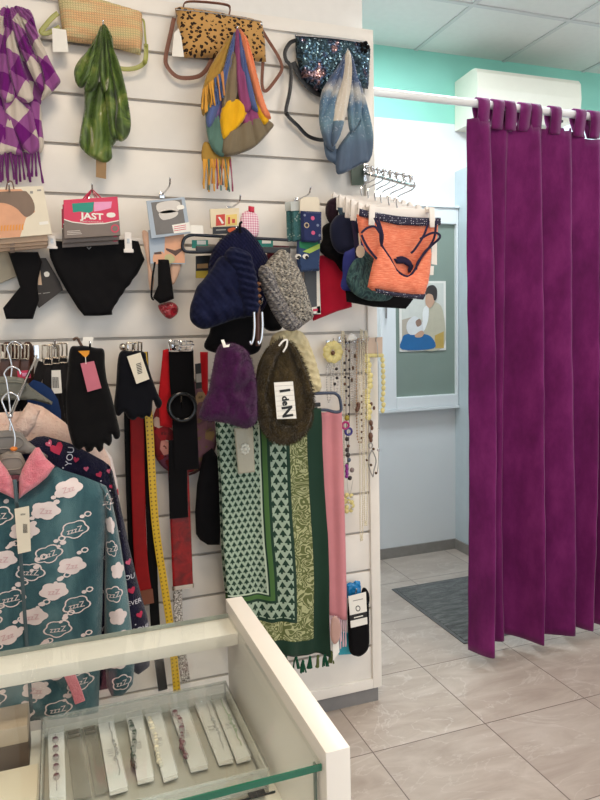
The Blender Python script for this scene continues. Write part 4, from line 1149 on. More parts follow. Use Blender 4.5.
# ================================================================== BRA RAIL
A0 = Vector((-.045, -.002, 1.992)); A1 = Vector((-.052, -.375, 1.872))
ra = T('display_rail', 'sloping chrome waterfall arm carrying the bra hangers', 'display arm', A0)
MB().box((A0.x-.02, -.016, A0.z-.03), (A0.x+.02, -.0135, A0.z+.03), bev=.001).build('backplate', CHROME, ra)
mb = MB().strap([A0+Vector((0, -.012, 0)), A1], .008, .022, flat=(1, 0, 0)); mb.build('arm', CHROME, ra)
NP = 8
for k in range(NP):
    p = A0.lerp(A1, (k+.7)/NP); MB().tube([p+Vector((0, 0, .008)), p+Vector((0, -.002, .022))], .004, 6).ball(p+Vector((0, -.002, .026)), .0075, n=8).build('peg', CHROME, ra)
def bar_hanger(k, label, hw=.105, dx=0.0, g=.0):
    q = A0.lerp(A1, (k+.2)/NP); Y = q.y; cx = q.x+dx; z = q.z-.085
    t = T('bra_hanger', label, 'hanger', (cx, Y, z), 'white bra hangers')
    MB().box((cx-hw, Y-.005, z-.016), (cx+hw, Y+.005, z+.012), bev=.004).build('bar', WHITEP, t)
    for s in (-1, 1):
        x = cx+s*(hw+.004)
        MB().box((x-.01, Y-.011-g, z-.05), (x+.01, Y-.005-g, z+.012), bev=.003, rot=s*.06).box((x-.006, Y-.007-g, z), (x+.006, Y+.006, z+.009)).box((x-.012, Y+.005, z-.03), (x+.012, Y+.009, z+.012), bev=.002).tube([(x, Y-.006, z+.014), (x, Y+.006, z+.014)], .006, 8).build('clip', WHITEP, t)
    MB().tube(smooth_path([(cx, Y, z+.01), (cx+.002, Y, z+.045), (q.x+.022, Y, q.z-.012), (q.x+.024, Y, q.z+.012), (q.x+.006, Y, q.z+.026), (q.x-.014, Y, q.z+.016), (q.x-.02, Y, q.z)], 5), .0024, 6).build('hanger_hook', CHROME, t)
    return Y, cx, z
hl = ['white bra hanger at the wall end of the chrome arm', 'white bra hanger second from the wall on the chrome arm', 'white bra hanger third from the wall on the chrome arm', 'white bra hanger of the teal patterned bra', 'white bra hanger directly behind the orange bra', 'white bra hanger clipped to the orange bra, foremost on the arm']
for k, lab, dx in zip((1, 2.2, 3.4, 4.6, 5.8, 7), hl, (-.03, -.03, -.03, -.035, -.035, -.035)): last = bar_hanger(k, lab, .1, dx, .026 if k == 7 else 0)
def heather():
    t = NT('orange_heather'); v = t.coord('UV')
    f = t.noise(t.map(v, (6, 60, 1)), 7, 4, .7)
    c = t.ramp(f, [(.3, (206, 96, 70)), (.5, (228, 124, 92)), (.68, (240, 160, 128))]); t.bump(f, .2, .001)
    return t.done(c, .85, sheen=.1)
def dotted():
    t = NT('navy_white_dots'); d = t.math('LESS_THAN', t.voro(t.coord('UV'), 150, rnd=.35), .22)
    return t.done(t.mix(d, (36, 34, 58), (196, 194, 206)), .8)
ORG, DOTS = heather(), dotted()
NAVYT = fabric('navy_trim', (40, 34, 60))
Y = last[0]
ob = T('orange_bra', 'heathered orange sports bra with navy dotted bands, foremost on the arm', 'bra', at(398, 300, Y))
Yo = Y-.012
mb = MB().puff(xz([(357, 214), (372, 216), (396, 221), (420, 222), (439, 222), (438, 238), (431, 248), (424, 262), (416, 273), (405, 279), (394, 271), (384, 262), (374, 258), (366, 250), (360, 236)], Yo), Yo+.004, .01, r=.01, bump=wrinkle(.004, 25, 3), smooth=False)
mb.build('back_panel', ORG, ob)
mb = MB().puff(xz([(358, 209), (372, 212.5), (396, 216.5), (420, 218.5), (439, 218), (439, 225.5), (420, 226.5), (396, 225.5), (372, 220), (357.5, 216.5)], Yo), Yo-.010, .006, r=.006); mb.build('band', DOTS, ob)
bdy = [(379, 245), (383, 249), (389, 258), (396, 270), (400, 274.5), (405, 276), (410, 273), (415, 266), (423, 253), (430, 246.5), (431, 255), (429.5, 270), (428, 282), (425, 292), (423, 299), (405, 296), (388, 293), (372, 290.5), (367.5, 287), (369, 279), (373, 262), (377, 250)]
Yf = Yo-.024
mb = MB().puff(xz(bdy, Yf), Yf, .022, r=.03, bump=wrinkle(.006, 22, 6)); bs = mb.sf; mb.build('front_panel', ORG, ob)
mb = MB().puff(xz([(373, 288.5), (390, 292), (410, 294.5), (424, 294), (421, 300), (412, 299), (390, 296.5), (374, 293)], Yf), Yf-.014, .01, r=.006); mb.build('band', DOTS, ob)
mb = MB()
mb.strap(pth([(397, 259), (402, 258), (408, 261), (411, 266), (409, 271)], Yo-.012), .012, .004)
mb.puff(xz([(392, 259), (400, 258.5), (408, 260.5), (412, 266), (410, 273), (406, 272), (407, 267), (402, 264), (395, 264)], Yo), Yo-.01, .006, r=.006)
mb.build('inner_lining', NAVYT, ob)
for pts in ([(371, 219), (376, 232), (380, 245), (389, 258.5), (396, 270), (404, 276.5), (411, 273), (422, 254), (430, 246), (436, 239), (435, 235), (428, 234), (416, 240)],
            [(374, 219), (379, 236), (381, 247)], [(425, 222), (420, 236), (411, 250), (407, 254)], [(432, 222), (431, 236), (428, 246), (416, 262), (414, 270)],
            [(358, 234), (364, 229), (371, 228), (376, 234)], [(358, 236), (362, 245), (368, 253), (375, 259)]):
    MB().strap(smooth_path([(at(u, v, Yf).x, min(Yo-.013, bs(at(u, v, Yf).x, at(u, v, Yf).z)-.002), at(u, v, Yf).z) for u, v in pts], 4), .007, .004).build('strap', NAVYT, ob)
def labelled(pts, parent, Y):
    card(mb_ := MB(), pts, Y, .0015); mb_.build('hang_tag', PAPER, parent, smooth=False)
labelled([(432, 242), (437, 242), (437, 265), (431.5, 264)], ob, Yo+.02); labelled([(430.5, 266), (434, 266), (433.5, 275), (430, 275)], ob, Yo+.02)

def tealbra():
    t = NT('teal_leaf_print'); v = t.coord('UV'); f = t.noise(t.map(v, (1, .5, 1), rot=(0, 0, .6)), 40, 3, .6, 2.0)
    return t.done(t.ramp(f, [(.35, (22, 42, 52)), (.48, (44, 78, 84)), (.58, (76, 110, 108)), (.68, (30, 52, 60))]), .8)
Y = A0.lerp(A1, 4.8/NP).y
tb = T('teal_bra', 'teal leaf-patterned bra with a pale tag peeking out beside the orange bra', 'bra', at(366, 304, Y))
MB().puff(xz([(352, 262), (357, 258), (372, 250), (390, 256), (392, 296), (372, 301), (356, 296), (346, 284), (347, 272)], Y), Y-.006, .03, r=.03, smooth=True, bump=wrinkle(.006, 30, 1)).build('cup', tealbra(), tb)
MB().strap(pth([(352, 215), (355, 235), (357, 258)], Y-.008), .012, .004).build('strap', NAVYT, tb)
mb = MB(); q = [at(360.5+4.5*math.cos(a*.6283), 251.5+6.5*math.sin(a*.6283), Y-.04) for a in range(10)]; q += []; mb.quad(q[::-1], (0, .0015, 0)); mb.strap([at(359, 233, Y-.035), at(360, 245, Y-.039)], .006, .0015); mb.build('hang_tag', CREAMP, tb, smooth=False)
Y = A0.lerp(A1, 3.6/NP).y
bb_ = T('blue_bra', 'royal blue bra with a black band behind the teal patterned one', 'bra', at(372, 308, Y))
MB().puff(xz([(343, 255), (349, 250), (372, 240), (398, 250), (410, 270), (408, 292), (346, 292), (342, 274)], Y), Y-.006, .02, r=.025, smooth=True).build('cup', fabric('royal_blue', (52, 58, 128)), bb_)
MB().puff(xz([(344, 291), (376, 294), (409, 293), (411, 300), (404, 309), (372, 307), (345, 302)], Y), Y-.012, .012, r=.008).build('band', BLK, bb_)
Y = A0.lerp(A1, 2.4/NP).y
nb_ = T('navy_bra', 'dark navy padded bra with slate straps between the blue bra and black lace', 'bra', at(350, 254, Y))
MB().puff(xz([(331, 222), (338, 215), (350, 216), (360, 222), (364, 240), (354, 252), (340, 254), (332, 246), (329, 232)], Y), Y-.006, .03, r=.03, smooth=True).build('cup', fabric('dark_navy', (30, 34, 58)), nb_)
MB().puff(xz([(336, 208), (358, 209), (362, 224), (350, 222), (338, 216)], Y), Y-.012, .012, r=.01).build('band', fabric('slate_band', (66, 84, 98)), nb_)
Y = A0.lerp(A1, 1.2/NP).y
nb_ = T('black_lace_bra', 'black and plum lace bra nearest the wall on the chrome arm', 'bra', at(334, 272, Y))
MB().puff(xz([(327, 202), (336, 197), (344, 200), (344, 214), (338, 222), (330, 224), (325, 214)], Y), Y-.004, .03, r=.025, smooth=True, bump=wrinkle(.008, 40, 2)).build('cup', fabric('plum_black', (42, 24, 36)), nb_)
MB().puff(xz([(323, 226), (340, 222), (352, 236), (350, 262), (342, 272), (334, 262), (324, 256), (318, 248), (322, 240)], Y), Y-.004, .022, r=.02, smooth=True, bump=wrinkle(.006, 40, 2)).build('cup', BLK, nb_)

Y = -.02
gc = T('grey_green_card', 'small grey-green card on the panel behind the bra hanger hooks', 'card', at(357, 186, Y))
card(mb := MB(), [(351, 163), (364, 163), (364, 185), (352, 185)], Y, .004); mb.build('card', plain('grey_green', (92, 104, 92), .5, .1), gc, smooth=False)

# ================================================================== HATS
hook(262, 300, .26, 'long chrome wall hook carrying the grey and brown hats'); hook(236, 229, .2, 'long chrome wall hook carrying the two navy hats')
Y = -.19
NK = knit_mat('navy_knit', (17, 18, 44), (24, 26, 56), 90, .5)
h1 = T('knitted_hat', 'large plain navy knitted hat hanging behind the ribbed one', 'hat', at(240, 300, Y))
MB().puff(xz([(236, 229), (243, 227), (250, 232), (260, 244), (268, 260), (271, 280), (268, 300), (255, 318), (222, 320), (210, 304), (208, 272), (212, 252), (222, 238)], Y), Y, .05, r=.07, smooth=True, bump=wrinkle(.008, 12, 1)).build('crown', NK, h1)
MB().tube(pth([(240, 233), (240, 224), (242, 222)], Y-.03), .004, 6).build('hang_loop', BLACKF, h1)
Y = -.31
NK2 = knit_mat('navy_cable_knit', (18, 20, 44), (27, 32, 60), 60, .3)
h2 = T('knitted_hat', 'navy cable-knit slouch hat with ribbed brim in front of the plain one', 'hat', at(225, 330, Y))
def cable(x, z): return .006*math.sin((x*1.0+z*.6)*150)*(.5+.5*math.sin(z*90))+.01*nz(x, z, 14, 2)
MB().puff(xz([(222, 256), (212, 268), (203, 280), (197, 287), (193, 298), (190, 308), (190.5, 320), (197, 327), (206, 329), (222, 324), (236, 319), (248, 316), (252, 300), (252, 280), (244, 262)], Y), Y, .05, r=.06, smooth=True, bump=cable).build('crown', NK2, h2)
def rib(x, z): return .004*math.sin((z+.25*x)*330)
MB().puff(xz([(226, 250), (232, 248.5), (246, 254), (250, 264), (254, 280), (256, 298), (255, 313), (242, 316), (236, 296), (230, 276), (222, 258)], Y), Y-.03, .035, r=.03, smooth=True, bump=rib).build('ribbed_brim', NK2, h2)
Y = -.29
GK = knit_mat('grey_marl_knit', (40, 40, 48), (206, 198, 184), 60, 1.0, True)
h3 = T('knitted_hat', 'grey marled knitted hat with a ribbed edge beside the navy hats', 'hat', at(288, 330, Y))
MB().puff(xz([(274, 254), (280, 249.5), (286, 251), (292, 260), (298, 269), (303, 280), (308, 297), (313, 315), (310, 320), (296, 328), (284, 318), (270, 292), (262, 274), (266, 263)], Y), Y, .045, r=.05, smooth=True, bump=lambda x, z: .005*math.sin((x*1.2+z)*140)*math.sin((x-z)*120)).build('crown', GK, h3)
GK2 = knit_mat('grey_rib_knit', (52, 54, 70), (176, 170, 164), 60, 1.0, True)
MB().puff(xz([(262, 266), (270, 272), (278, 292), (290, 312), (300, 324), (292, 331), (281, 328), (271, 314), (262, 294), (256.5, 276), (258, 268)], Y), Y-.02, .035, r=.03, smooth=True, bump=lambda x, z: .004*math.sin((x*.7-z)*300)).build('ribbed_brim', GK2, h3)
Y = -.228
h4 = T('dark_hat', 'black fabric hat hanging below the navy hats above the purple one', 'hat', at(232, 352, Y))
MB().puff(xz([(214, 322), (236, 318), (258, 316), (262, 334), (258, 352), (236, 356), (212, 352), (204, 346), (209, 334)], Y), Y, .035, r=.04, smooth=True).build('crown', BLACKF, h4)
Y = -.11
h4 = T('dark_hat', 'black hat tucked behind the grey knitted hat brim', 'hat', at(262, 322, Y))
MB().puff(xz([(256, 290), (268, 296), (278, 312), (282, 328), (270, 331), (262, 325), (256, 312)], Y), Y, .025, r=.03, smooth=True).build('crown', BLACKF, h4)
Y = -.345
PK = fluffy('purple_mohair', (54, 16, 56), (90, 34, 88))
h5 = T('purple_hat', 'purple fuzzy hat hanging from the black one next to the brown fur hood', 'hat', at(230, 428, Y))
MB().puff(xz([(218, 347), (230, 343), (241, 346), (249, 354), (253, 366), (256, 384), (257, 404), (256, 421), (250, 427), (243, 428), (230, 424), (215, 421.5), (203, 420), (199, 415), (203, 402), (208.5, 390), (212, 372)], Y), Y, .05, r=.06, smooth=True, bump=wrinkle(.014, 13, 5, sx=1.5)).fuzz(7000, .006, .0005).build('crown', PK, h5)
mb = MB(); mb.quad([at(221, 340, Y-.05), at(224, 339.5, Y-.05), at(226, 345, Y-.055), at(230, 344, Y-.05), at(229, 347, Y-.055), at(223.5, 347.5, Y-.055)][::-1], (0, .001, 0)); mb.build('hang_tag', PAPER, h5, smooth=False)
Y = -.26
FUR = fluffy('brown_fur', (50, 40, 25), (100, 84, 55), 120, .25)
h6 = T('brown_fur_hood', 'olive-brown fur hood with a white lettered tag hanging on a chrome hook', 'hat', at(280, 442, Y))
MB().puff(xz([(282, 341), (290, 346), (296, 357), (302, 370), (307, 384), (309, 398), (308, 418), (303, 429), (296, 437), (281, 441.5), (270, 438), (262, 431), (257, 416), (254, 400), (256, 376), (259, 362), (268, 347)], Y), Y, .03, r=.05, smooth=True, bump=wrinkle(.006, 14, 4)).fuzz(5000, .010).build('inner_fur', FUR, h6)
mb = MB().puff(xz([(281, 339), (275, 341), (267, 348), (260, 362), (255, 382), (252.5, 398), (256, 415), (262, 432), (272, 438), (268, 424), (270, 410), (264, 396), (268, 376), (274, 358), (279, 350)], Y), Y-.02, .045, r=.03, smooth=True, bump=wrinkle(.008, 18, 7))
mb.puff(xz([(262, 420), (270, 416), (278, 422), (290, 424), (298, 418), (304, 406), (308.5, 412), (307, 421), (300, 434), (290, 441), (278, 442.5), (267, 437)], Y), Y-.022, .04, r=.028, smooth=True, bump=wrinkle(.008, 18, 9))
mb.puff(xz([(283, 340), (291, 345), (298, 358), (304, 372), (309, 388), (310, 404), (306, 412), (302, 402), (299, 384), (294, 368), (287, 352)], Y), Y-.02, .034, r=.022, smooth=True, bump=wrinkle(.006, 18, 3))
mb.fuzz(9000, .011); mb.build('fur_roll', FUR, h6)
YT = Y-.085
tg = MB(); card(tg, [(274, 382.5), (293, 381.5), (296.5, 418.5), (277, 419)], YT, .0015); tg = tg.build('hang_tag', PAPER, h6, smooth=False)
mb = MB()
for q in range(7): ink(mb, [(275+q*.45, 386+q*5), (293.4+q*.45, 385+q*5), (293.4+q*.45, 385.25+q*5), (275+q*.45, 386.25+q*5)], YT, 1, 1)
rr = -math.pi/2+.08
for a, b_, s, hh in ((284, 390.5, 'I', 11), (285, 400.5, 'de', 7), (286.5, 411.5, 'N', 11)):
    words(mb, s, a, b_, hh, YT, 0, rot=rr, off=.0016); p = at(a+.25, b_, YT); words(mb, s, a+.3, b_+.3, hh, YT, 0, rot=rr, off=.0015)
mb.build('tag_lettering', [INK, GREYT], tg, smooth=False)
MB().strap(pth([(279, 346), (283, 341), (287, 340), (286.5, 346), (283, 352)], Y-.055), .006, .002).build('hang_loop', PAPER, h6)
Y = -.13
CK = knit_mat('cream_rib_knit', (214, 196, 150), (236, 220, 178), 40, .6)
h7 = T('cream_knit_hat', 'cream ribbed knitted hat hanging behind the brown fur hood', 'hat', at(298, 394, Y))
MB().puff(xz([(270, 342), (276, 333), (288, 330), (300, 331), (307, 339), (314, 356), (319, 374), (321, 388), (316, 393), (300, 395), (276, 395), (268, 372)], Y), Y, .04, r=.05, smooth=True, bump=lambda x, z: .004*math.sin((z+.3*x)*260)).build('crown', CK, h7)
# chrome double prongs that hold the hats
for i, (u0, u1, lab) in enumerate([(254, 259, 'twin chrome prongs hanging between the navy and grey hats')]):
    Y = -.365; t = T('scarf_ring_hanger', lab, 'hook', at(257, 345, Y))
    for u in (254, 262): MB().tube(pth([(u, 312), (u+.5, 326), (u-.5, 338), (u-3, 344), (u-4, 341)], Y), .004, 8).build('prong', CHROME, t)
    MB().tube(pth([(258, 306), (258, 330), (258, 346)], Y+.012), .007, 8).build('stem', plain('brown_wood', (74, 42, 32), .4, .2), t)
    mb = MB()
    for v in (284, 290, 296, 302): mb.ball(at(258.5, v, Y+.01), .009, n=8, sc=(1, 1, .7))
    mb.build('beads', plain('wood_bead', (110, 72, 48), .4, .25), t)

# ================================================================== BELTS
def strap_px(pts, wpx, Y, th=.003, mi=0, mb=None, dy=None):
    mb = mb or MB()
    P = smooth_path([tuple(at(u, v, Y+(0 if dy is None else dy(i)))) for i, (u, v) in enumerate(pts)], 4)
    w = (at(100+wpx, 500, Y)-at(100, 500, Y)).length
    return mb.strap(P, w, th, mi)
def buckle(mb, u, v, wpx, hpx, Y, r=.003, mi=0, prong=True):
    a = [(u-wpx/2, v-hpx/2), (u, v-hpx/2-.3), (u+wpx/2, v-hpx/2), (u+wpx/2, v+hpx/2), (u-wpx/2, v+hpx/2)]
    q = [at(x, y, Y) for x, y in resample(a, 3)]
    mb.tube(q, r, 6, mi, closed=True)
    if prong: mb.tube([at(u, v+hpx/2, Y), at(u+.5, v, Y-.005), at(u, v-hpx/2-1, Y-.003)], r*.8, 6, mi)
    return mb
BRLEATHER = plain('brown_leather', (78, 46, 34), .4, .2, .25, 200); DKLEATHER = plain('dark_leather', (22, 17, 16), .55, .2, .25, 200, spec=.2)
NICKEL = metal('nickel', (200, 192, 180), .2)
hook(16, 344, .13, 'chrome wall hook carrying the brown leather belts'); hook(55, 342, .13, 'chrome wall hook carrying the dark leather belts')
for i, (u, c, lab) in enumerate([(5, BRLEATHER, 'brown leather belt with chrome buckle, at the outer side of its bundle'), (15, plain('chestnut_leather', (96, 58, 42), .4, .2, .25, 200), 'chestnut leather belt with chrome buckle, middle of the brown bundle'), (25, BRLEATHER, 'brown leather belt with chrome buckle, nearest the dark belts')]):
    Y = -.135+.006*i; t = T('leather_belt', lab, 'belt', at(u, 640, Y), 'belts on the slatwall')
    strap_px([(u, 360), (u-1, 380), (u-1, 450), (u, 640)], 8.6, Y).build('strap', c, t)
    MB().strap(smooth_path([tuple(at(u-1, 352, Y-.004)), tuple(at(u+3, 346, Y+.014)), tuple(at(u+4.5, 358, Y+.03+.018*i)), tuple(at(u+4.5, 400, Y+.03+.02*i)), tuple(at(u+4, 500, Y+.03+.02*i))]), .026, .003, flat=(.25, -.97, 0)).build('strap_tail', c, t)
    buckle(MB(), u-.5, 352, 7.6, 14, Y-.006).build('buckle', NICKEL, t)
Y = -.16
t = T('price_tag', 'red and white price label tucked on the brown belts', 'label', at(24, 380, Y))
card(MB(), [(17, 371), (30, 370), (31, 378), (18, 379)], Y, .0015).build('card', RED, t, smooth=False)
mb = MB(); ink(mb, [(22, 373), (29, 372.5), (29.5, 376), (22.5, 376.5)], Y, 0, 1); mb.build('printed_label', PINKP, t, smooth=False)
for i, (u, lab) in enumerate([(47, 'dark brown belt with square silver buckle beside the brown bundle'), (54, 'black belt with square silver buckle and white barcode tag'), (62, 'black belt with silver buckle next to the black gloves')]):
    Y = -.125+.016*i; t = T('leather_belt', lab, 'belt', at(u, 640, Y), 'belts on the slatwall')
    strap_px([(u, 358), (u, 380), (u+1, 450), (u+2, 640)], 8.5, Y).build('strap', DKLEATHER, t)
    buckle(MB(), u, 352-i, 9.5, 13, Y-.006).build('buckle', NICKEL, t)
    buckle(MB(), u+1, 362-i, 8, 5, Y-.006, .002, prong=False).build('strap_keeper', NICKEL, t)
    if i == 1:
        tg = MB(); YY = Y-.012; card(tg, [(48.5, 370.5), (60.5, 370), (62, 393), (50, 394)], YY, .0015); tg = tg.build('hang_tag', PAPER, t, smooth=False)
        mb = MB()
        for k in range(9): ink(mb, [(52+k*.75, 377), (52.3+k*.75+.2*(k % 2), 377), (53+k*.75+.2*(k % 2), 388), (52.7+k*.75, 388)], YY, 0, 1)
        mb.build('barcode', INK, tg, smooth=False)
    else:
        MB().strap(smooth_path([tuple(at(u-4, 362, Y-.004)), tuple(at(u-8, 374, Y)), tuple(at(u-12, 392, Y)), tuple(at(u-14, 420, Y))]) if i == 0 else [at(u+3, 362, Y+.02), at(u+4, 500, Y+.02)], .026, .003).build('strap_tail', DKLEATHER, t)

# ------------------------------------------------------------------ gloves
hook(90, 344, .45, 'long chrome wall hook carrying the black gloves'); hook(133, 345, .22, 'chrome wall hook carrying the small navy gloves')
GLV = fabric('black_knit_glove', (9, 8, 10), .95, 260, .2, .04, .5); GLN = fabric('navy_knit_glove', (11, 12, 19), .95, 260, .2, .05, .5)
Y = -.43
gl = T('gloves', 'pair of black knitted gloves with a pink tag hanging from an orange insert', 'gloves', at(92, 452, Y))
MB().puff(xz([(70, 349), (78, 346), (86, 346), (96, 348), (104, 350), (105, 365), (107, 380), (111, 394), (116, 414), (120, 432), (119, 438), (115, 439), (112, 434), (112, 441), (109, 446), (104, 443), (103, 449), (99, 452), (95, 447), (92, 451), (87, 452), (84, 447), (80, 450), (75, 448), (72, 443), (69, 432), (66, 418), (65, 398), (67, 376)], Y), Y, .026, r=.02, smooth=True, bump=wrinkle(.004, 20, 3)).build('knit_pair', GLV, gl)
MB().puff(xz([(62, 392), (67, 388), (70, 404), (70, 422), (66, 424), (64, 412)], Y), Y+.006, .012, smooth=True).build('thumb', GLV, gl)
MB().quad([at(78, 351, Y-.027), at(89.5, 350.5, Y-.027), at(89, 354, Y-.028), at(85.5, 358, Y-.028)][::-1], (0, -.001, 0)).build('orange_insert', fabric('orange_felt', (206, 138, 52)), gl, smooth=False)
YY = Y-.034; card(mb := MB(), [(80.5, 363.5), (94, 361), (101.5, 388), (87.5, 392)], YY, .0015); mb.build('hang_tag', plain('dusty_pink_tag', (182, 96, 112), .6), gl, smooth=False)
MB().tube([at(85.5, 357, Y-.03), at(86, 364, YY-.001)], .0008, 4).build('tag_string', PAPER, gl)
card(mb := MB(), [(83, 337), (93.5, 337), (92, 347), (82, 346)], Y+.03, .0015); mb.build('size_tag', PAPER, gl, smooth=False)
MB().tube(smooth_path([tuple(at(73, 340, Y+.02)), tuple(at(77, 338, Y+.02)), tuple(at(80, 343, Y+.02)), tuple(at(84, 350, Y))]), .004, 6).build('hang_loop', plain('brown_clip', (84, 62, 50), .4), gl)
Y = -.20
gl = T('gloves', 'pair of small dark navy gloves with a tilted cream barcode tag', 'gloves', at(135, 419, Y))
MB().puff(xz([(119, 354), (130, 351), (144, 352), (147, 362), (152, 378), (158, 394), (162, 402), (160, 408), (156, 407), (153, 400), (152, 410), (150, 417), (146, 416), (143, 419), (138, 417), (134, 420), (128, 418), (124, 412), (119, 416), (115, 413), (114, 404), (116, 386)], Y), Y, .026, r=.02, smooth=True, bump=wrinkle(.004, 20, 6)).build('knit_pair', GLN, gl)
YY = Y-.036; card(mb := MB(), [(127, 356.5), (140.5, 352.5), (149.5, 379), (136.5, 384)], YY, .0015); tg = mb.build('hang_tag', CREAMP, gl, smooth=False)
mb = MB()
for k in range(7): ink(mb, [(136+k*.25, 364+k*1.6), (141+k*.2, 362.5+k*1.6), (141.2+k*.2, 363.3+k*1.6), (136.2+k*.25, 364.8+k*1.6)], YY, 0, 1)
mb.build('barcode', INK, tg, smooth=False)
mb = MB(); buckle(mb, 132, 347, 11, 8, Y+.05); buckle(mb, 138, 347, 7, 9, Y+.06); mb.ball(at(123, 347, Y+.06), .012, n=8)
mb.build('clip_cluster', NICKEL, gl)

# ------------------------------------------------------------------ strap belts
def perforated():
    t = NT('yellow_perforated_leather'); s = t.sep(t.coord('UV'))
    a = t.math('SUBTRACT', t.math('ABSOLUTE', t.math('MULTIPLY', s[0], 110.0)), .72); b = t.math('MULTIPLY', t.math('SUBTRACT', t.math('FRACT', t.math('MULTIPLY', s[1], 75.0)), .5), 1.4)
    d = t.math('SQRT', t.math('ADD', t.math('MULTIPLY', a, a), t.math('MULTIPLY', b, b)))
    return t.done(t.mix(t.math('LESS_THAN', d, .3), (206, 168, 26), (120, 92, 16)), .45)
def belt(label, pts, wpx, Y, m, name='belt', th=.003, tip=None):
    t = T(name, label, 'belt', at(*pts[-1], Y), 'belts on the slatwall')
    strap_px(pts, wpx, Y, th).build('strap', m, t)
    return t
belt('narrow black belt just behind the outer edge of the red belt', [(128, 352), (128, 420), (131, 520), (137, 650)], 8, -.075, BLKLEATHER)
RL = plain('red_leather', (132, 16, 18), .6, .12, .2, 200, spec=.2)
t = belt('long flat red belt with a brown tip hanging below the navy gloves', [(134, 352), (137, 420), (138, 480), (141, 560), (146, 597)], 14, -.105, RL)
strap_px([(146, 590), (147.5, 604)], 14, -.109, .004).build('belt_tip', plain('tan_tip', (110, 60, 38), .5), t)
belt('black belt running between the red and the yellow belts', [(143, 352), (147, 430), (151, 520), (155, 620), (163, 690)], 10, -.085, BLKLEATHER)
belt('yellow perforated belt reaching lowest beside the red belts', [(143, 352), (149, 420), (155, 520), (165, 590), (172, 640), (177, 692)], 8, -.12, perforated())
# wide black belt with round buckle
hook(181, 344, .14, 'chrome wall hook carrying the wide black belt')
Y = -.125
t = T('buckle_belt', 'wide black cloth belt with a large round black buckle', 'belt', at(185, 516, Y), 'belts on the slatwall')
strap_px([(181, 350), (182, 380), (184, 407), (187, 470)], 26, Y).build('strap', BLACKF, t)
strap_px([(178, 440), (178, 480), (179, 518)], 20, Y+.006).build('strap_tail', BLACKF, t)  # black length laid over the patent belt's top to give its dark upper part
MB().tube([at(182+13*math.cos(a*math.pi/14), 407+13.5*math.sin(a*math.pi/14), Y-.012) for a in range(28)], .008, 8, closed=True).tube([at(182, 394, Y-.016), at(181.5, 408, Y-.02)], .003, 6).build('buckle', plain('gloss_black', (12, 12, 14), .15, .05), t)
MB().tube([at(181, 396, Y-.024), at(181, 402, Y-.024)], .0025, 6).build('prong_tip', NICKEL, t)
mb = MB(); buckle(mb, 174, 346, 10, 10, Y-.01); buckle(mb, 186, 346, 12, 9, Y-.004); mb.tube([at(168, 342, Y-.01), at(181, 346, Y-.016), at(194, 345, Y-.01)], .004, 6)
mb.build('clip_cluster', CHROME, t)
YY = Y-.01; card(mb := MB(), [(195, 364), (201, 363), (202, 388), (196, 389)], YY, .0015); tg = mb.build('hang_tag', INK, t, smooth=False)
mb = MB(); ink(mb, [(196, 374), (201.2, 373.4), (201.6, 382), (196.3, 382.6)], YY, 0, 1); mb.build('printed_label', GREYT, tg, smooth=False)
Y = -.09
t = T('red_cloth_belt', 'scarlet cloth sash end hanging behind the wide black belt', 'belt', at(170, 430, Y), 'belts on the slatwall')
MB().puff(xz([(163, 350), (170, 348), (174, 352), (174, 400), (172, 428), (160, 426), (158, 400)], Y), Y, .012, bump=wrinkle(.004, 24, 5)).build('strap', fabric('scarlet_cloth', (186, 26, 34)), t)
Y = -.05
t = T('red_cloth_belt', 'scarlet cloth sash end showing between the black tag and the purple hat', 'belt', at(206, 420, Y), 'belts on the slatwall')
MB().puff(xz([(200, 352), (208, 352), (208, 410), (202, 412)], Y), Y, .01).build('strap', fabric('scarlet_cloth', (186, 26, 34)), t)
def patent():
    t = NT('red_patent'); v = t.coord('Object'); f = t.noise(v, 26, 3, .6, .6); t.bump(f, .5, .006)
    return t.done(t.ramp(f, [(.35, (96, 5, 8)), (.65, (150, 10, 14))]), .22, coat=.25, spec=.3)
t = T('patent_belt', 'glossy red patent belt with a metal end tip below the wide black belt', 'belt', at(183, 590, -.09), 'belts on the slatwall')
strap_px([(178, 460), (180, 510), (182, 560), (183, 586)], 22, -.095).build('strap', patent(), t)
strap_px([(183, 585), (183.2, 589)], 23.5, -.095, .005).build('belt_tip', NICKEL, t)
def glitter():
    t = NT('silver_glitter'); c = t.voro(t.coord('Object'), 380, out='Color'); g = t.sep(c)[0]
    return t.done(t.ramp(g, [(.2, (90, 86, 80)), (.5, (160, 154, 146)), (.85, (230, 226, 220))]), .3, .5)
GLIT = glitter()
belt('narrow silver glitter belt hanging beneath the red patent one', [(177, 560), (177.5, 590), (179, 632), (186, 682)], 10, -.075, GLIT)
def floral(name='floral_print'):
    t = NT(name); v = t.coord('UV')
    c = t.voro(v, 34, out='Color'); k = t.sep(c)[0]; d = t.voro(v, 34)
    cc = t.ramp(k, [(0, (120, 12, 22)), (.3, (150, 18, 28)), (.5, (206, 140, 130)), (.65, (120, 60, 84)), (.8, (214, 184, 170)), (.9, (70, 60, 36))], 'CONSTANT')
    s = t.sep(v)
    tan = t.ramp(k, [(0, (126, 98, 60)), (.35, (96, 60, 70)), (.55, (150, 120, 84)), (.75, (110, 70, 80))], 'CONSTANT')
    cc = t.mix(t.math('GREATER_THAN', s[0], .045), cc, tan)
    cc = t.mix(t.math('GREATER_THAN', t.noise(v, 55, 3), .60), cc, t.mix(t.math('GREATER_THAN', s[0], .045), (96, 10, 18), (104, 84, 52)))
    return t.done(cc, .75)
Y = -.045
t = T('floral_purse', 'round floral fabric purse with dark rim behind the wide black belt', 'purse', at(183, 480, Y))
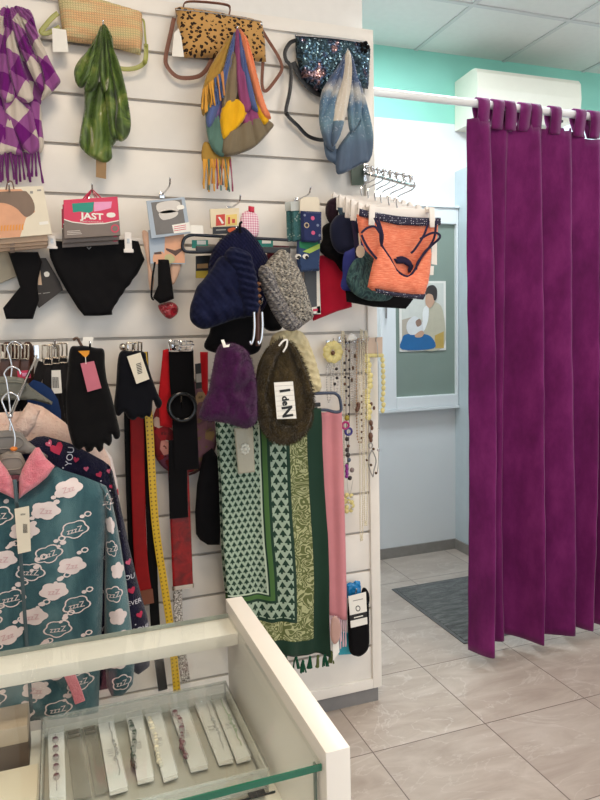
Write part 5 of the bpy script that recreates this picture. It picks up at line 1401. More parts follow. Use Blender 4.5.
MB().puff(xz([(166, 392), (178, 380), (196, 382), (210, 400), (216, 424), (214, 448), (204, 466), (188, 473), (170, 472), (157, 460), (151, 440), (154, 414)], Y), Y, .03, r=.05, smooth=True, uv0=(at(184, 430, Y).x-.02, 0), bump=wrinkle(.006, 26, 1)).build('cloth_body', floral(), t)
MB().tube([at(184+33.5*math.cos(a*math.pi/20), 429+46*math.sin(a*math.pi/20), Y-.006) for a in range(-2, 23)], .004, 6).build('rim', plain('dark_rim', (60, 24, 24), .5), t)
Y = -.088
t = T('black_mittens', 'black cloth mittens hanging beside the green patterned shawl', 'gloves', at(206, 547, Y))
MB().puff(xz([(203, 455), (212, 448), (220, 460), (221, 500), (220, 545), (208, 545), (200, 540), (196, 534), (195, 512), (197, 484)], Y), Y, .02, r=.03, bump=wrinkle(.006, 14, 5)).build('cloth', BLACKF, t)

# ================================================================== PYJAMAS AND ROBES ON THE ARM
def half(pts, cu, Y, mirror=True):
    cx = at(cu, 500, Y).x
    r = [(p[0], p[1]) for p in xz(pts, Y)]
    return r+[(2*cx-x, z) for x, z in reversed(r)]
pts_hook = [at(16, 347, -.19), at(14, 372, -.345), at(11, 399, -.445)]
fa = T('display_rail', 'sloping chrome arm carrying the pyjama hangers', 'display arm', at(20, 330, 0))
a_w = pts_hook[0]+(pts_hook[0]-pts_hook[2])*(.19/.255); a_w = at(36, 352, -.014)
a_e = pts_hook[2]+(pts_hook[2]-pts_hook[0])*.2
MB().box((a_w.x-.008, -.016, a_w.z-.02), (a_w.x+.008, -.0135, a_w.z+.02)).build('backplate', CHROME, fa)
MB().tube([a_w-Vector((0, 0, .012)), a_e-Vector((0, 0, .012))], .0045, 10).ball(a_e-Vector((0, 0, .012)), .0065).build('arm', CHROME, fa)
def gar_hanger(label, cu, vt, Y, tip, w=24, m=GREYP, ring=None):
    t = T('garment_hanger', label, 'hanger', at(cu, vt+24, Y), 'moulded grey hangers')
    P = half([(cu, vt), (cu+w*.55, vt+2), (cu+w*.9, vt+11), (cu+w*1.35, vt+18), (cu+w*1.9, vt+26), (cu+w*1.85, vt+29), (cu+w, vt+24), (cu, vt+24)], cu, Y)
    MB().puff(P, Y, .007, r=.006, h=.006, back=1.0).build('plate', m, t)
    q = half([(cu, vt+6), (cu+w*.5, vt+7), (cu+w*.7, vt+12), (cu+w*.5, vt+17), (cu, vt+18)], cu, Y)
    MB().tube([Vector((x, Y-.008, z)) for x, z in resample(smooth_poly(q, 3), .006)], .0025, 6, closed=True).build('slot_rim', m, t)
    p0 = at(cu, vt+1, Y); k = Vector((p0.x, Y, p0.z))
    MB().tube(smooth_path([tuple(k), (k.x+.004, Y, k.z+(tip.z-k.z)*.35), (tip.x-.016, Y, tip.z-.02), (tip.x-.02, Y, tip.z), (tip.x-.004, Y, tip.z+.016), (tip.x+.014, Y, tip.z+.008), (tip.x+.018, Y, tip.z-.004)], 5), .0024, 8).build('hanger_hook', CHROME, t)
    if ring: MB().ball(k+Vector((0, 0, .008)), .009, n=10, sc=(1, 1, .7)).build('size_ring', ring, t)
    return t
PKF = fluffy('pink_fleece', (226, 188, 172), (244, 220, 206), 60, .4)
Y = -.19
gar_hanger('dark grey moulded hanger of the blue garment, rearmost on the arm', 11, 376, Y-.052, pts_hook[0]+Vector((0, -.052, 0)), 22, plain('green_grey_plastic', (104, 104, 94), .45))
bg = T('blue_sweater', 'royal blue fleece sweater with black collar behind the pink robe', 'sweater', at(14, 640, Y))
mb = MB().puff(half([(24, 388), (33, 380), (42, 383), (52, 390), (58, 400), (61, 412), (62, 440), (62, 640)], 12, Y), Y+.015, .018, r=.03, bump=wrinkle(.004, 10, 2)); mb.build('body', fabric('royal_fleece', (24, 48, 92)), bg)
MB().puff(half([(12, 396), (20, 392), (27, 396), (28, 410), (26, 421), (12, 424)], 12, Y-.01), Y-.02, .02, r=.02, smooth=False).build('collar', BLACKF, bg)
Y = -.287
rb = T('pink_robe', 'pale pink fluffy robe between the blue sweater and the dark printed pyjamas', 'robe', at(14, 650, Y))
MB().puff(half([(22, 412), (28, 403), (42, 407), (58, 418), (74, 430), (92, 440), (104, 448), (111, 462), (114, 500), (118, 650)], 12, Y), Y+.02, .03, r=.035, bump=wrinkle(.014, 16, 7)).fuzz(5000, .008, .0008).build('body', PKF, rb)
MB().puff(half([(12, 424), (24, 412), (30, 404), (40, 410), (36, 424), (24, 440), (12, 444)], 12, Y-.01), Y-.012, .02, r=.02, bump=wrinkle(.01, 18, 2)).build('collar', PKF, rb)
Y = -.20
def reddots():
    t = NT('white_red_dots'); d = t.voro(t.coord('UV'), 26, rnd=.6)
    return t.done(t.mix(t.math('LESS_THAN', d, .3), (226, 212, 210), (186, 40, 64)), .85)
dt = T('dotted_shirt', 'white shirt with red dots showing behind the dark printed pyjamas', 'shirt', at(108, 640, Y))
MB().puff(xz([(96, 446), (106, 450), (112, 458), (117, 480), (121, 510), (126, 560), (130, 640), (100, 640), (100, 480)], Y), Y+.005, .012, r=.012).build('body', reddots(), dt)

NAVYP = fluffy('navy_fleece', (24, 22, 44), (34, 32, 60), 120, .25)
Y = -.368
np_ = T('printed_pyjamas', 'dark navy fleece pyjama top with pink hearts and white lettering', 'pyjamas', at(14, 700, Y))
cmain = half([(30, 442), (36, 438), (44, 437), (56, 440), (70, 444.5), (82, 450), (94, 456.5), (104, 462), (111, 468), (116, 486), (117, 520), (118, 600), (120, 690)], 12, Y)
mb = MB().puff(cmain, Y+.02, .035, r=.04, bump=wrinkle(.012, 9, 4, sz=.5))
HEART = [(0, -1), (.55, -.45), (.95, .1), (.85, .62), (.45, .8), (0, .45), (-.45, .8), (-.85, .62), (-.95, .1), (-.55, -.45)]
def inpoly(pts, poly): return bool(inside(np.array(pts), poly).all())
def heart(mb, u, v, r, Y, mi, rot=0.0):
    p = at(u, v, Y); c, s = math.cos(rot), math.sin(rot)
    q = [(p.x+r*(x*c-z*s), p.z+r*(x*s+z*c)) for x, z in HEART]
    if inpoly(q, mb.poly): mb.onto(q, mi, .002)
def lettr(mb, s, u, v, h, Y, mi, rot):
    p = at(u, v, Y); d = .03
    if inpoly([(p.x-d*.6, p.z-d*.4), (p.x+d*.6, p.z+d*.4)], mb.poly): mb.write(s, p.x, p.z, h, mi, .0025, rot)
for u, v, r, k, ro in [(57, 448, .017, 1, .3), (49, 443, .009, 2, .5), (45, 456, .008, 1, .2), (76, 459, .008, 1, -.3), (99, 474, .009, 1, .4), (109, 471, .007, 2, 0), (112, 486, .008, 1, .3), (86, 468, .007, 2, 0), (108, 505, .01, 1, 0), (112, 540, .011, 1, .2), (113, 575, .01, 1, .2), (114, 610, .01, 2, .2), (110, 640, .01, 1, 0)]:
    heart(mb, u, v, r, Y, k, ro)
for s, u, v, h, ro in [('YOU', 70, 456, .024, 1.35), ('FOREVER', 93, 463, .026, -.35), ('FOREVER', 107, 520, .018, -.1), ('LOVE', 108, 556, .02, -.1), ('FOREVER', 109, 590, .018, -.1), ('YOU', 108, 626, .02, 0)]:
    lettr(mb, s, u, v, h, Y, 3, ro)
for k in range(60):
    u, v = R.uniform(40, 116), R.uniform(440, 660); p = at(u, v, Y); q = [(p.x+.0022*math.cos(a*1.257), p.z+.0022*math.sin(a*1.257)) for a in range(5)]
    if inpoly(q, mb.poly): mb.onto(q, 3, .002)
prints = [NAVYP, plain('heart_crimson', (178, 40, 74), .8), plain('heart_pink', (190, 84, 112), .8), plain('print_white', (206, 204, 214), .8)]
mb.build('body', prints, np_)
sl = [(108, 464), (113, 472), (118, 494), (124, 520), (129, 545), (135, 570), (142, 598), (148, 618), (152, 645), (150, 668), (138, 676), (126, 668), (122, 640), (119, 600), (117, 560), (115, 520), (111, 486)]
mb = MB().puff(xz(sl, Y), Y+.012, .03, r=.03, bump=wrinkle(.01, 12, 8, sz=.5))
for u, v, r, k, ro in [(117, 500, .008, 1, .3), (123, 528, .01, 1, .2), (128, 560, .009, 2, .3), (131, 588, .011, 1, .3), (139, 612, .01, 1, .3), (142, 640, .01, 1, .3), (135, 655, .009, 2, 0)]: heart(mb, u, v, r, Y, k, ro)
for s, u, v, h, ro in [('EVER', 121, 543, .018, 0.05), ('YOU', 127, 575, .02, .0), ('EVER', 134, 600, .018, .05), ('LOVE', 141, 626, .02, 0.05)]: lettr(mb, s, u, v, h, Y, 3, ro)
for k in range(24):
    u, v = R.uniform(112, 150), R.uniform(480, 665); p = at(u, v, Y); q = [(p.x+.0022*math.cos(a*1.257), p.z+.0022*math.sin(a*1.257)) for a in range(5)]
    if inpoly(q, mb.poly): mb.onto(q, 3, .002)
mb.build('sleeve', prints, np_)
gar_hanger('grey moulded hanger of the dark printed pyjamas, middle of the arm', 10, 430, -.395, pts_hook[1]+Vector((0, -.05, 0)), 20)

# teal pyjamas
def tealf():
    t = NT('teal_plush'); v = t.coord('UV'); f = t.noise(t.map(v, (1, .45, 1)), 11, 4, .6, .6)
    t.bump(t.noise(v, 380, 3), .7, .004)
    return t.done(t.ramp(f, [(.3, (42, 74, 84)), (.5, (64, 98, 106)), (.68, (90, 124, 130))]), .95, sheen=.5, spec=.1)
TEALF = tealf(); PLUSHPINK = fluffy('pink_plush', (222, 116, 132), (242, 160, 170), 90, .4)
CLW = plain('cloud_white', (224, 210, 208), .9); CLP = plain('cloud_pink', (206, 168, 172), .9)
Y = -.455
tp = T('cloud_pyjamas', 'teal plush pyjama top with pink collar and sleepy cloud print, foremost on the arm', 'pyjamas', at(17, 726, Y))
cu_ = 17.5
def cloud_pts(cx, cz, a, b, rot, ph=0.0):
    q = []
    for k in range(30):
        th = 2*math.pi*k/30; r = .80+.22*abs(math.cos(2.5*th+ph)); x, z = a*r*math.cos(th), b*r*math.sin(th)
        q.append((cx+x*math.cos(rot)-z*math.sin(rot), cz+x*math.sin(rot)+z*math.cos(rot)))
    return q
def clouds(mb, x0, x1, z0, z1, seed):
    rr = random.Random(seed); row = 0; z = z1
    while z > z0:
        x = x0-.04+(row % 2)*.054; c = row
        while x < x1+.05:
            cx, cz = x+rr.uniform(-.01, .01), z+rr.uniform(-.008, .008); ro = rr.uniform(-.15, .2)
            q = cloud_pts(cx, cz, .036, .0235, ro, rr.uniform(0, 1))
            if inpoly(q, mb.poly):
                if (c+row//2) % 2 == 0:
                    mb.onto(q, 1, .002); mb.write(rr.choice(['Zzz', 'zzZ']), cx, cz-.002, .02, 2, .0035, ro)
                else:
                    mb.onto(q, 1, .002, ring=.88); mb.write('zzzZ', cx, cz-.002, .021, 1, .0025, ro)
                for dx, dz, r_ in ((-.03, -.029, .0062), (-.041, -.037, .004), (.02, .031, .005), (.034, .036, .0075)):
                    e = [(cx+dx+r_*1.3*math.cos(a*.785), cz+dz+r_*math.sin(a*.785)) for a in range(8)]
                    if inpoly(e, mb.poly): mb.onto(e, 1, .002, ring=None if r_ < .007 else .6)
            x += .108; c += 1
        z -= .0525; row += 1
body = half([(26, 494), (40, 484), (54, 466), (62, 471), (84, 478), (99, 484), (105, 492), (107, 520), (104, 560), (103, 610), (101, 660), (99, 716), (70, 720), (40, 724), (20, 726)], cu_, Y)
mb = MB().puff(body, Y+.02, .045, r=.05, bump=lambda x, z: .012*nz(x*1.6, z*.5, 8, 3)+.006*math.sin(x*42)*min(1, max(0, (1.25-z)*2)))
xs = [p[0] for p in body]; zs_ = [p[1] for p in body]
clouds(mb, min(xs), max(xs), min(zs_), max(zs_), 5); bsurf = mb.sf
mb.build('body', [TEALF, CLW, CLP], tp)
slv = [(99, 484), (107, 488), (112, 500), (117, 522), (122, 550), (127, 582), (132, 624), (136, 662), (134, 688), (124, 699), (112, 700), (107, 690), (105, 640), (105, 590), (106, 540), (105, 505)]
cxw = at(cu_, 500, Y).x
for s in (1, -1):
    P = xz(slv, Y)
    if s < 0: P = [(2*cxw-x, z) for x, z in reversed(P)]
    mb = MB().puff(P, Y+.025, .035, r=.04, bump=wrinkle(.008, 12, 4, sz=.4)); xs = [p[0] for p in P]; zz = [p[1] for p in P]
    rr = random.Random(9); z = max(zz)-.05; k = 0
    while z > min(zz)+.03:
        lo_, hi_ = 9, -9
        for tst in np.arange(min(xs), max(xs), .004):
            if inpoly([(tst, z)], P): lo_ = min(lo_, tst); hi_ = max(hi_, tst)
        if hi_ > lo_:
            cx = (lo_+hi_)/2+rr.uniform(-.008, .008); q = cloud_pts(cx, z, min(.032, (hi_-lo_)*.4), .023, .1)
            if inpoly(q, P):
                if k % 2: mb.onto(q, 1, .002)
                else: mb.onto(q, 1, .002, ring=.86); mb.write('zzZ', cx, z-.002, .02, 1, .0025, .1)
        z -= .062; k += 1
    mb.build('sleeve', [TEALF, CLW], tp)
Yc = Y-.03
colr = [(18.5, 480), (22, 470), (29, 457), (35, 448.5), (39, 448), (46, 459), (55, 467), (47, 478), (38, 486), (28, 493), (18.5, 500)]
for s in (1, -1):
    P = xz(colr, Yc)
    if s < 0: P = [(2*cxw-x, z) for x, z in reversed(P)]
    MB().puff(P, Yc+.012, .02, r=.02, bump=wrinkle(.005, 25, 3)).build('collar', PLUSHPINK, tp)
MB().puff(half([(17.5, 474), (26, 462), (34, 452), (36, 456), (30, 470), (17.5, 482)], cu_, Y+.03), Y+.035, .012, r=.012).build('collar_lining', PLUSHPINK, tp)
zp = MB(); zt_ = at(cu_, 474, Yc); zx = cxw
pz_ = [(zx, Yc-.012, at(cu_, 476, Y).z), (zx, Yc-.014, at(cu_, 498, Y).z)]+[(zx, bsurf(zx, at(cu_, v, Y).z)-.002, at(cu_, v, Y).z) for v in range(506, 724, 12)]
zp.strap(pz_, .009, .003); zp.build('zipper', plain('zip_teal_grey', (74, 92, 98), .5), tp)
YY = Y-.062; tg = MB(); card(tg, [(14.5, 509), (29, 506), (31, 551), (18, 554)], YY, .0015); tg = tg.build('hang_tag', CREAMP, tp, smooth=False)
mb = MB()
for k in range(8): ink(mb, [(23+k*.55, 524), (23.25+k*.55, 524), (23.6+k*.55, 533), (23.3+k*.55, 533)], YY, 0, 1)
words(mb, 'size', 23, 514, 2.2, YY, 0, off=.0012)
mb.build('barcode', INK, tg, smooth=False)
MB().strap(pth([(64, 664), (70, 676), (76, 690), (80, 702)], Y-.05), .026, .008).build('pink_tie', PLUSHPINK, tp)
gar_hanger('grey moulded hanger with an orange ring inside the teal pyjama collar', 12, 451, -.46, pts_hook[2]+Vector((0, -.06, 0)), 17, plain('taupe_plastic', (134, 124, 114), .45), plain('size_orange', (226, 130, 50), .4)) if False else gar_hanger('grey moulded hanger with an orange ring inside the teal pyjama collar', 14, 451, -.448, pts_hook[2]+Vector((0, -.003, 0)), 13, plain('taupe_plastic', (134, 124, 114), .45), plain('size_orange', (226, 130, 50), .4))

# ================================================================== SHAWLS, SOCKS, NECKLACES
def shawl_mat():
    t = NT('green_keffiyeh_print'); s = t.sep(t.coord('UV'))
    du, dv = s[0], s[1]           # metres from the right hem and from the lower hem
    m = t.math('MINIMUM', du, t.math('ADD', dv, .0))
    def motif(px_, py_):
        a = t.math('MULTIPLY', du, 1/px_); r = t.math('MULTIPLY', dv, 1/py_)
        row = t.math('FLOOR', r); sh = t.math('MULTIPLY', t.math('MODULO', row, 2.0), .5)
        fx = t.math('ABSOLUTE', t.math('SUBTRACT', t.math('FRACT', t.math('ADD', a, sh)), .5)); fy = t.math('FRACT', r)
        tri = t.math('LESS_THAN', fx, t.math('MULTIPLY', t.math('SUBTRACT', 1.0, fy), .56))
        stem = t.math('MULTIPLY', t.math('LESS_THAN', fx, .12), t.math('LESS_THAN', fy, .98))
        cut = t.math('GREATER_THAN', fy, .22)
        return t.math('MAXIMUM', t.math('MULTIPLY', tri, cut), t.math('MULTIPLY', stem, t.math('LESS_THAN', fy, .5)))
    DK, PALE = (10, 50, 34), (158, 176, 156)
    body = t.mix(motif(.0195, .0185), PALE, DK); brd = t.mix(motif(.0265, .0245), PALE, DK)
    sw_ = t.noise(t.comb(du, dv), 26, 0.0, .4, 1.8)
    line = t.math('LESS_THAN', t.math('ABSOLUTE', t.math('SUBTRACT', t.math('FRACT', t.math('MULTIPLY', sw_, 4.5)), .5)), .2)
    swirl = t.mix(line, (96, 104, 58), (176, 178, 134))
    def over(c, lo, hi, new):
        f = t.math('MULTIPLY', t.math('GREATER_THAN', m, lo), t.math('LESS_THAN', m, hi))
        return t.mix(f, c, new)
    c = t.mix(0.0, DK, DK)
    c = over(c, .050, .112, swirl)
    c = over(c, .124, .176, brd)
    c = over(c, .185, .199, (66, 104, 50))
    c = over(c, .204, .209, (190, 204, 184))
    c = over(c, .209, 5, body)
    t.bump(t.noise(t.coord('Object'), 500, 2), .25, .001)
    return t.done(c, .85, sheen=.15)
Y = -.16
gs = T('green_shawl', 'green and white patterned shawl with tasselled hem draped below the hats', 'scarf', at(272, 660, Y))
TLn = at(217, 418, Y); TRn = at(321, 408, Y); BLn = at(230, 655, Y); BRn = at(331, 655, Y)
nu, nv = 110, 90; vs = []; uv = []; fs = []
for j in range(nv+1):
    q = j/nv
    for i in range(nu+1):
        k = i/nu; L_ = TLn.lerp(BLn, q); R_ = TRn.lerp(BRn, q); p = L_.lerp(R_, k)
        fo = .010*math.sin(k*13+.6*math.sin(q*3))*(.5+.5*q)+.006*math.sin(k*31+q*2)*(.3+.7*q)+.004*nz(k*2, q*3, 3)
        xo = .006*math.sin(q*9+k*3)*q
        vs.append((p.x+xo, Y-fo, p.z-.004*math.sin(k*20)*q)); W_ = (TRn-TLn).length
        uv.append(((1-k)*.335, (1-q)*(TLn.z-BLn.z)))
for j in range(nv):
    for i in range(nu):
        a = j*(nu+1)+i; fs.append((a, a+nu+1, a+nu+2, a+1))
MB().add(vs, fs, 0, uv).build('cloth', shawl_mat(), gs, solid=.0025)
# cloth passes over the bar: rear half
back = [(x, y+.035+.0*z, z) for x, y, z in vs]
MB().add([(v[0], Y+.03+.004*math.sin(v[0]*40), v[2]) for v in vs], fs, 0, uv).build('rear_fold', shawl_mat(), gs, solid=.0025)
tm = MB()
GRN = fabric('green_tassel', (18, 78, 54)); OLV = fabric('olive_tassel', (92, 104, 58))
for k, (u, v) in enumerate([(236, 657), (246, 658), (256, 660), (266, 658), (276, 660), (286, 658), (296, 660), (303, 664), (310, 660), (318, 659), (325, 658), (331, 655)]):
    p = at(u, v-4, Y); tt = MB()
    for q in range(6):
        a = R.uniform(-.012, .012); tt.tube(smooth_path([tuple(p), (p.x+a*.5, p.y+R.uniform(-.006, .006), p.z-.02), (p.x+a, p.y+R.uniform(-.006, .006), p.z-.045)], 3), .0028, 5)
    tt.ball(p-Vector((0, 0, .006)), .006, n=6); tt.build('tassel', OLV if k in (9, 11) else GRN, gs)
YY = Y-.034
pk = T('brooch_packet', 'clear packet with a pale rosette lying on the green patterned shawl', 'packet', at(246, 474, YY))
MB().puff(xz([(234, 428), (253, 427), (255, 472), (238, 474)], YY), YY, .004, r=.006).build('sleeve', film('frosted_sleeve', (196, 190, 168), .72, .25), pk)
mb = MB()
for a in range(8): mb.ball(at(245+3.2*math.cos(a*.785), 449+4*math.sin(a*.785), YY-.006), .006, n=6, sc=(1, .5, 1))
mb.ball(at(245, 449, YY-.008), .007, n=8, sc=(1, .6, 1)); mb.build('rosette', plain('pearl_white', (222, 220, 206), .3), pk)
Y = -.165
sh = T('scarf_hanger', 'dark blue clamp hanger with a rounded end holding the green shawl', 'hanger', at(270, 410, Y+.016))
MB().tube(pth([(216, 404), (260, 399), (300, 394.5), (330, 393), (336, 394), (339.5, 398), (341, 406), (340.5, 411), (335, 412), (326, 410), (318, 410)], Y+.016), .0055, 8).build('top_bar', plain('blue_black_plastic', (52, 62, 84), .3), sh)
MB().box((at(222, 408, Y).x, Y+.010, at(270, 410, Y).z-.006), (at(322, 408, Y).x, Y+.022, at(270, 410, Y).z+.008), bev=.003, rot=.03).build('clamp_bar', BLACKP, sh)

Y = -.085
ps = T('pink_scarf', 'plain pink scarf with a pale fringe hanging behind the green shawl', 'scarf', at(335, 655, Y))
PINKC = fabric('salmon_pink', (206, 134, 140), .9, 600, .05)
vs = []; uv = []; fs = []; nu, nv = 24, 40
TL, TR, BL_, BR_ = at(312, 413, Y), at(341.5, 411, Y), at(318, 612, Y), at(347, 620, Y)
for j in range(nv+1):
    q = j/nv
    for i in range(nu+1):
        k = i/nu; p = TL.lerp(BL_, q).lerp(TR.lerp(BR_, q), k)
        vs.append((p.x, Y-.006*math.sin(k*7+q*2)-.003*math.sin(k*17), p.z)); uv.append((k, q))
for j in range(nv):
    for i in range(nu):
        a = j*(nu+1)+i; fs.append((a, a+nu+1, a+nu+2, a+1))
MB().add(vs, fs, 0, uv).build('cloth', PINKC, ps, solid=.003)
mb = MB(); fringe(mb, [(at(u, 617, Y).x, at(u, 616+(u-318)*.1, Y).z) for u in np.linspace(320, 346, 12)], Y, .115, .003, 0, .006)
mb.build('fringe', fabric('pale_pink_fringe', (214, 180, 190)), ps)
Y = -.04
cp = T('cyan_packet', 'small cyan packet showing behind the pink fringe', 'packet', at(344, 655, Y))
card(MB(), [(337, 632), (352, 634), (354, 654), (339, 655)], Y, .01).build('card', plain('cyan_print', (40, 168, 190), .4), cp, smooth=False)
Y = -.20
st_ = T('stocking_pack', 'nude oval stocking packet with a white tag beside the green shawl hem', 'packet', at(334, 662, Y))
MB().puff(xz([(331, 622), (334, 616), (338, 618), (341, 628), (339, 640), (334, 644), (330.5, 636)], Y), Y, .006, smooth=True).build('oval_card', plain('nude_card', (184, 146, 136), .5), st_)
card(mb := MB(), [(333, 640), (338.5, 634), (339.5, 652), (333, 661)], Y+.004, .0015); mb.build('hang_tag', PAPER, st_, smooth=False)
# sock pair
hook(356, 590, .06, 'chrome wall hook carrying the black socks')
Y = -.07
sk = T('black_socks', 'pair of black socks in a white band, above the grey plinth by the pink scarf', 'socks', at(358, 656, Y))
MB().puff(xz([(364, 592), (368, 590), (371.5, 596), (371.5, 604), (369, 612), (368, 628), (369, 646), (364, 640), (362, 612)], Y), Y+.02, .012, smooth=True, r=.015).build('rear_sock', BLACKF, sk)
MB().puff(xz([(347, 604), (352, 601), (364, 599), (367.5, 602), (368, 625), (368, 642), (365, 650), (358, 655), (351, 653.5), (348, 647), (347, 628)], Y), Y-.008, .016, smooth=True, r=.015).build('front_sock', BLACKF, sk)
YY = Y-.028; lb_ = MB(); card(lb_, [(348.5, 596.5), (366, 592), (367.5, 624), (351, 628)], YY, .002); lb_ = lb_.build('paper_band', PAPER, sk, smooth=False)
mb = MB(); ink(mb, [(349.6, 615.5), (367, 611.5), (367.2, 617), (350, 621)], YY, 0, 1)
q = [(358+2.4*math.cos(a*.5236), 608.5+3*math.sin(a*.5236)) for a in range(12)]; ink(mb, q, YY, 1, 1); ink(mb, [(358+(u-358)*.7, 608.5+(v-608.5)*.7) for u, v in q], YY, 2, 2)
ink(mb, [(353, 600.6), (363, 598.4), (363, 599.2), (353, 601.4)], YY, 3, 1); ink(mb, [(354, 617.3), (363, 615.2), (363, 616.2), (354, 618.3)], YY, 2, 2)
mb.build('band_print', [INK, INK, PAPER, GREYT], lb_, smooth=False)
Y = -.035
bpk = T('blue_packet', 'crumpled bright blue packet above the black socks', 'packet', at(353, 600, Y))
MB().puff(xz([(346, 584), (350, 582), (353, 583), (355, 580.5), (360, 581), (361, 594), (358, 598), (347, 598)], Y), Y, .014, r=.01, bump=wrinkle(.006, 60, 3)).build('pouch', plain('bright_blue_film', (30, 128, 190), .25, .15), bpk)

# necklaces
PEARL = plain('pearl', (222, 212, 188), .25, .05); AMBER = plain('yellow_resin', (212, 198, 132), .35, .12); BRONZE = metal('bronze', (96, 74, 58), .4)
DKB = plain('dark_bead', (38, 30, 32), .3, .2); CLEARB = plain('clear_bead', (206, 200, 196), .15, .08); BROWNB = plain('brown_bead', (92, 58, 40), .3, .2)
MAG = plain('magenta_bead', (168, 24, 108), .3); BLUB = plain('blue_bead', (44, 40, 120), .3); PUR = plain('purple_bead', (134, 30, 134), .35, .2); OLB = plain('olive_bead', (150, 136, 40), .35)
def loop_beads(mb, u0, u1, v0, v1, Y, r, step, mi=0):
    """two hanging strands joined at the bottom"""
    P = smooth_path([tuple(at((u0+u1)/2, v0-3, Y-.002)), tuple(at(u0, v0+6, Y)), tuple(at(u0, v1-12, Y)), tuple(at((u0+u1)/2, v1, Y)), tuple(at(u1, v1-12, Y)), tuple(at(u1, v0+6, Y)), tuple(at((u0+u1)/2, v0-3, Y-.002))], 16)
    acc = 0; last = P[0]; mb.ball(last, r, mi, 6)
    for a, b in zip(P, P[1:]):
        d = (b-a).length; k = step-acc
        while k <= d: mb.ball(a.lerp(b, k/d), r, mi, 6); k += step
        acc = (acc+d) % step
    mb.tube(P, r*.25, 4, mi)
    return mb
hooks_n = [(333, 340), (345, 336), (352, 338), (361, 337), (368, 338), (376, 339)]
nm = ['chrome wall hook of the yellow flower necklace', 'chrome wall hook of the pearl and bright bead necklaces', 'chrome wall hook of the clear crystal strands', 'chrome wall hook of the long pearl strings', 'chrome wall hook of the yellow petal necklace', 'chrome wall hook nearest the panel edge, with the fine chain']
for (u, v), n_ in zip(hooks_n, nm): hook(u, v, .045, n_, w=.009)
NG = 'necklaces by the panel edge'
Y = -.04
t = T('necklace', 'yellow flower necklace over short white bead strands', 'necklace', at(333, 395, Y), NG)
mb = MB()
for a in range(9): mb.ball(at(333+6*math.cos(a*.698), 352+7*math.sin(a*.698), Y-.008), .017, n=8, sc=(1, .35, 1))
mb.build('flower', AMBER, t); MB().ball(at(333, 353, Y-.016), .008, n=8).build('flower_centre', BROWNB, t)
mb = MB(); loop_beads(mb, 327, 331, 365, 402, Y, .0035, .009); loop_beads(mb, 334, 338, 362, 395, Y+.004, .004, .012); mb.build('bead_chain', CLEARB, t)
mb = MB()
for u, v in [(336.5, 369), (334.8, 384), (337, 378)]: mb.ball(at(u, v, Y-.004), .006, n=8)
mb.build('charms', DKB, t)
t = T('necklace', 'long cream pearl string nearest the pink scarf', 'necklace', at(344, 492, Y), NG)
loop_beads(MB(), 341.5, 344, 339, 493, Y, .0034, .0078).build('bead_chain', PEARL, t)
Y = -.06
t = T('necklace', 'necklace of big black, magenta, blue and purple beads', 'necklace', at(348, 482, Y), NG)
mb = MB()
for v in range(342, 412, 7): mb.ball(at(345.5+R.uniform(-1, 1), v, Y), R.choice([.004, .006, .005]), R.choice([0, 1, 2]), 8)
for v in range(342, 420, 9): mb.ball(at(349+R.uniform(-.6, .6), v, Y), .0045, R.choice([0, 0, 2]), 8)
for u, v, r, k in [(347, 418, .010, 3), (349, 434, .004, 0), (347, 439, .008, 0), (348.5, 446, .006, 2), (347, 450, .008, 0), (348, 455, .009, 0), (349, 460, .008, 4), (347, 465, .007, 0), (350, 478, .008, 0), (352, 470, .009, 1)]: mb.ball(at(u, v, Y), r, k, 8, (1, .8, 1.1))
mb.tube([at(346, 340, Y), at(346, 410, Y), at(348, 480, Y)], .0012, 4, 0).tube([at(350, 340, Y), at(349.5, 410, Y), at(348, 478, Y)], .0012, 4, 0)
mb.build('bead_chain', [DKB, plain('smoky_bead', (124, 110, 108), .2, .2), BROWNB, OLB, plain('slate_bead', (70, 84, 104), .3)], t)
def ring(u, v, r, m, rr=.0042): MB().tube([at(u, v, Y-.008)+Vector((r*math.cos(a*.524), 0, r*math.sin(a*.524))) for a in range(12)], rr, 6, closed=True).build('ring_bead', m, t)
ring(345.5, 425.5, .0125, MAG); ring(348.5, 431.5, .0125, BLUB)
mb = MB()
for k in range(5): mb.ball(at(346.6+.5*(k % 2), 466+k*2.6, Y-.01), .009, 0, 8, (.8, .8, .8))
mb.build('purple_cluster', PUR, t)
Y = -.035
t = T('necklace', 'clear crystal strands with small dark leaves', 'necklace', at(354, 414, Y), NG)
mb = MB()
for u0 in (350.5, 353, 355.5): loop_beads(mb, u0, u0+1.4, 342, 400+(u0-350)*3, Y+.002*(u0-352), .0034, .0085)
mb.build('bead_chain', CLEARB, t)
mb = MB()
for u, v in [(353, 368), (355, 356), (352, 380), (357, 404)]: mb.ball(at(u, v, Y-.008), .007, 0, 8, (.6, .4, 1.2))
mb.build('leaf_charms', BRONZE, t)
MB().puff(xz([(346, 336), (350, 333), (354, 335), (356, 339), (350, 341), (345, 342)], Y), Y-.01, .008, r=.006).build('hanging_card', PAPER, t)
t = T('necklace', 'cluster of pale yellow resin flowers low on the panel', 'necklace', at(349, 514, Y), NG)
mb = MB()
for k in range(12): mb.ball(at(349+R.uniform(-4.5, 4.5), 503+R.uniform(-8, 9), Y-R.uniform(0, .012)), .009, 0, 8, (1, .5, 1))
mb.build('flower_cluster', AMBER, t); mb = MB()
mb.tube([at(347, 480, Y), at(348.5, 496, Y)], .0012, 4).tube([at(353, 480, Y), at(350, 496, Y)], .0012, 4)
for k in range(5): mb.ball(at(349+R.uniform(-4, 4), 500+R.uniform(-6, 10), Y-.018), .004, 0, 6)
mb.build('bead_chain', CLEARB, t)
Y = -.062
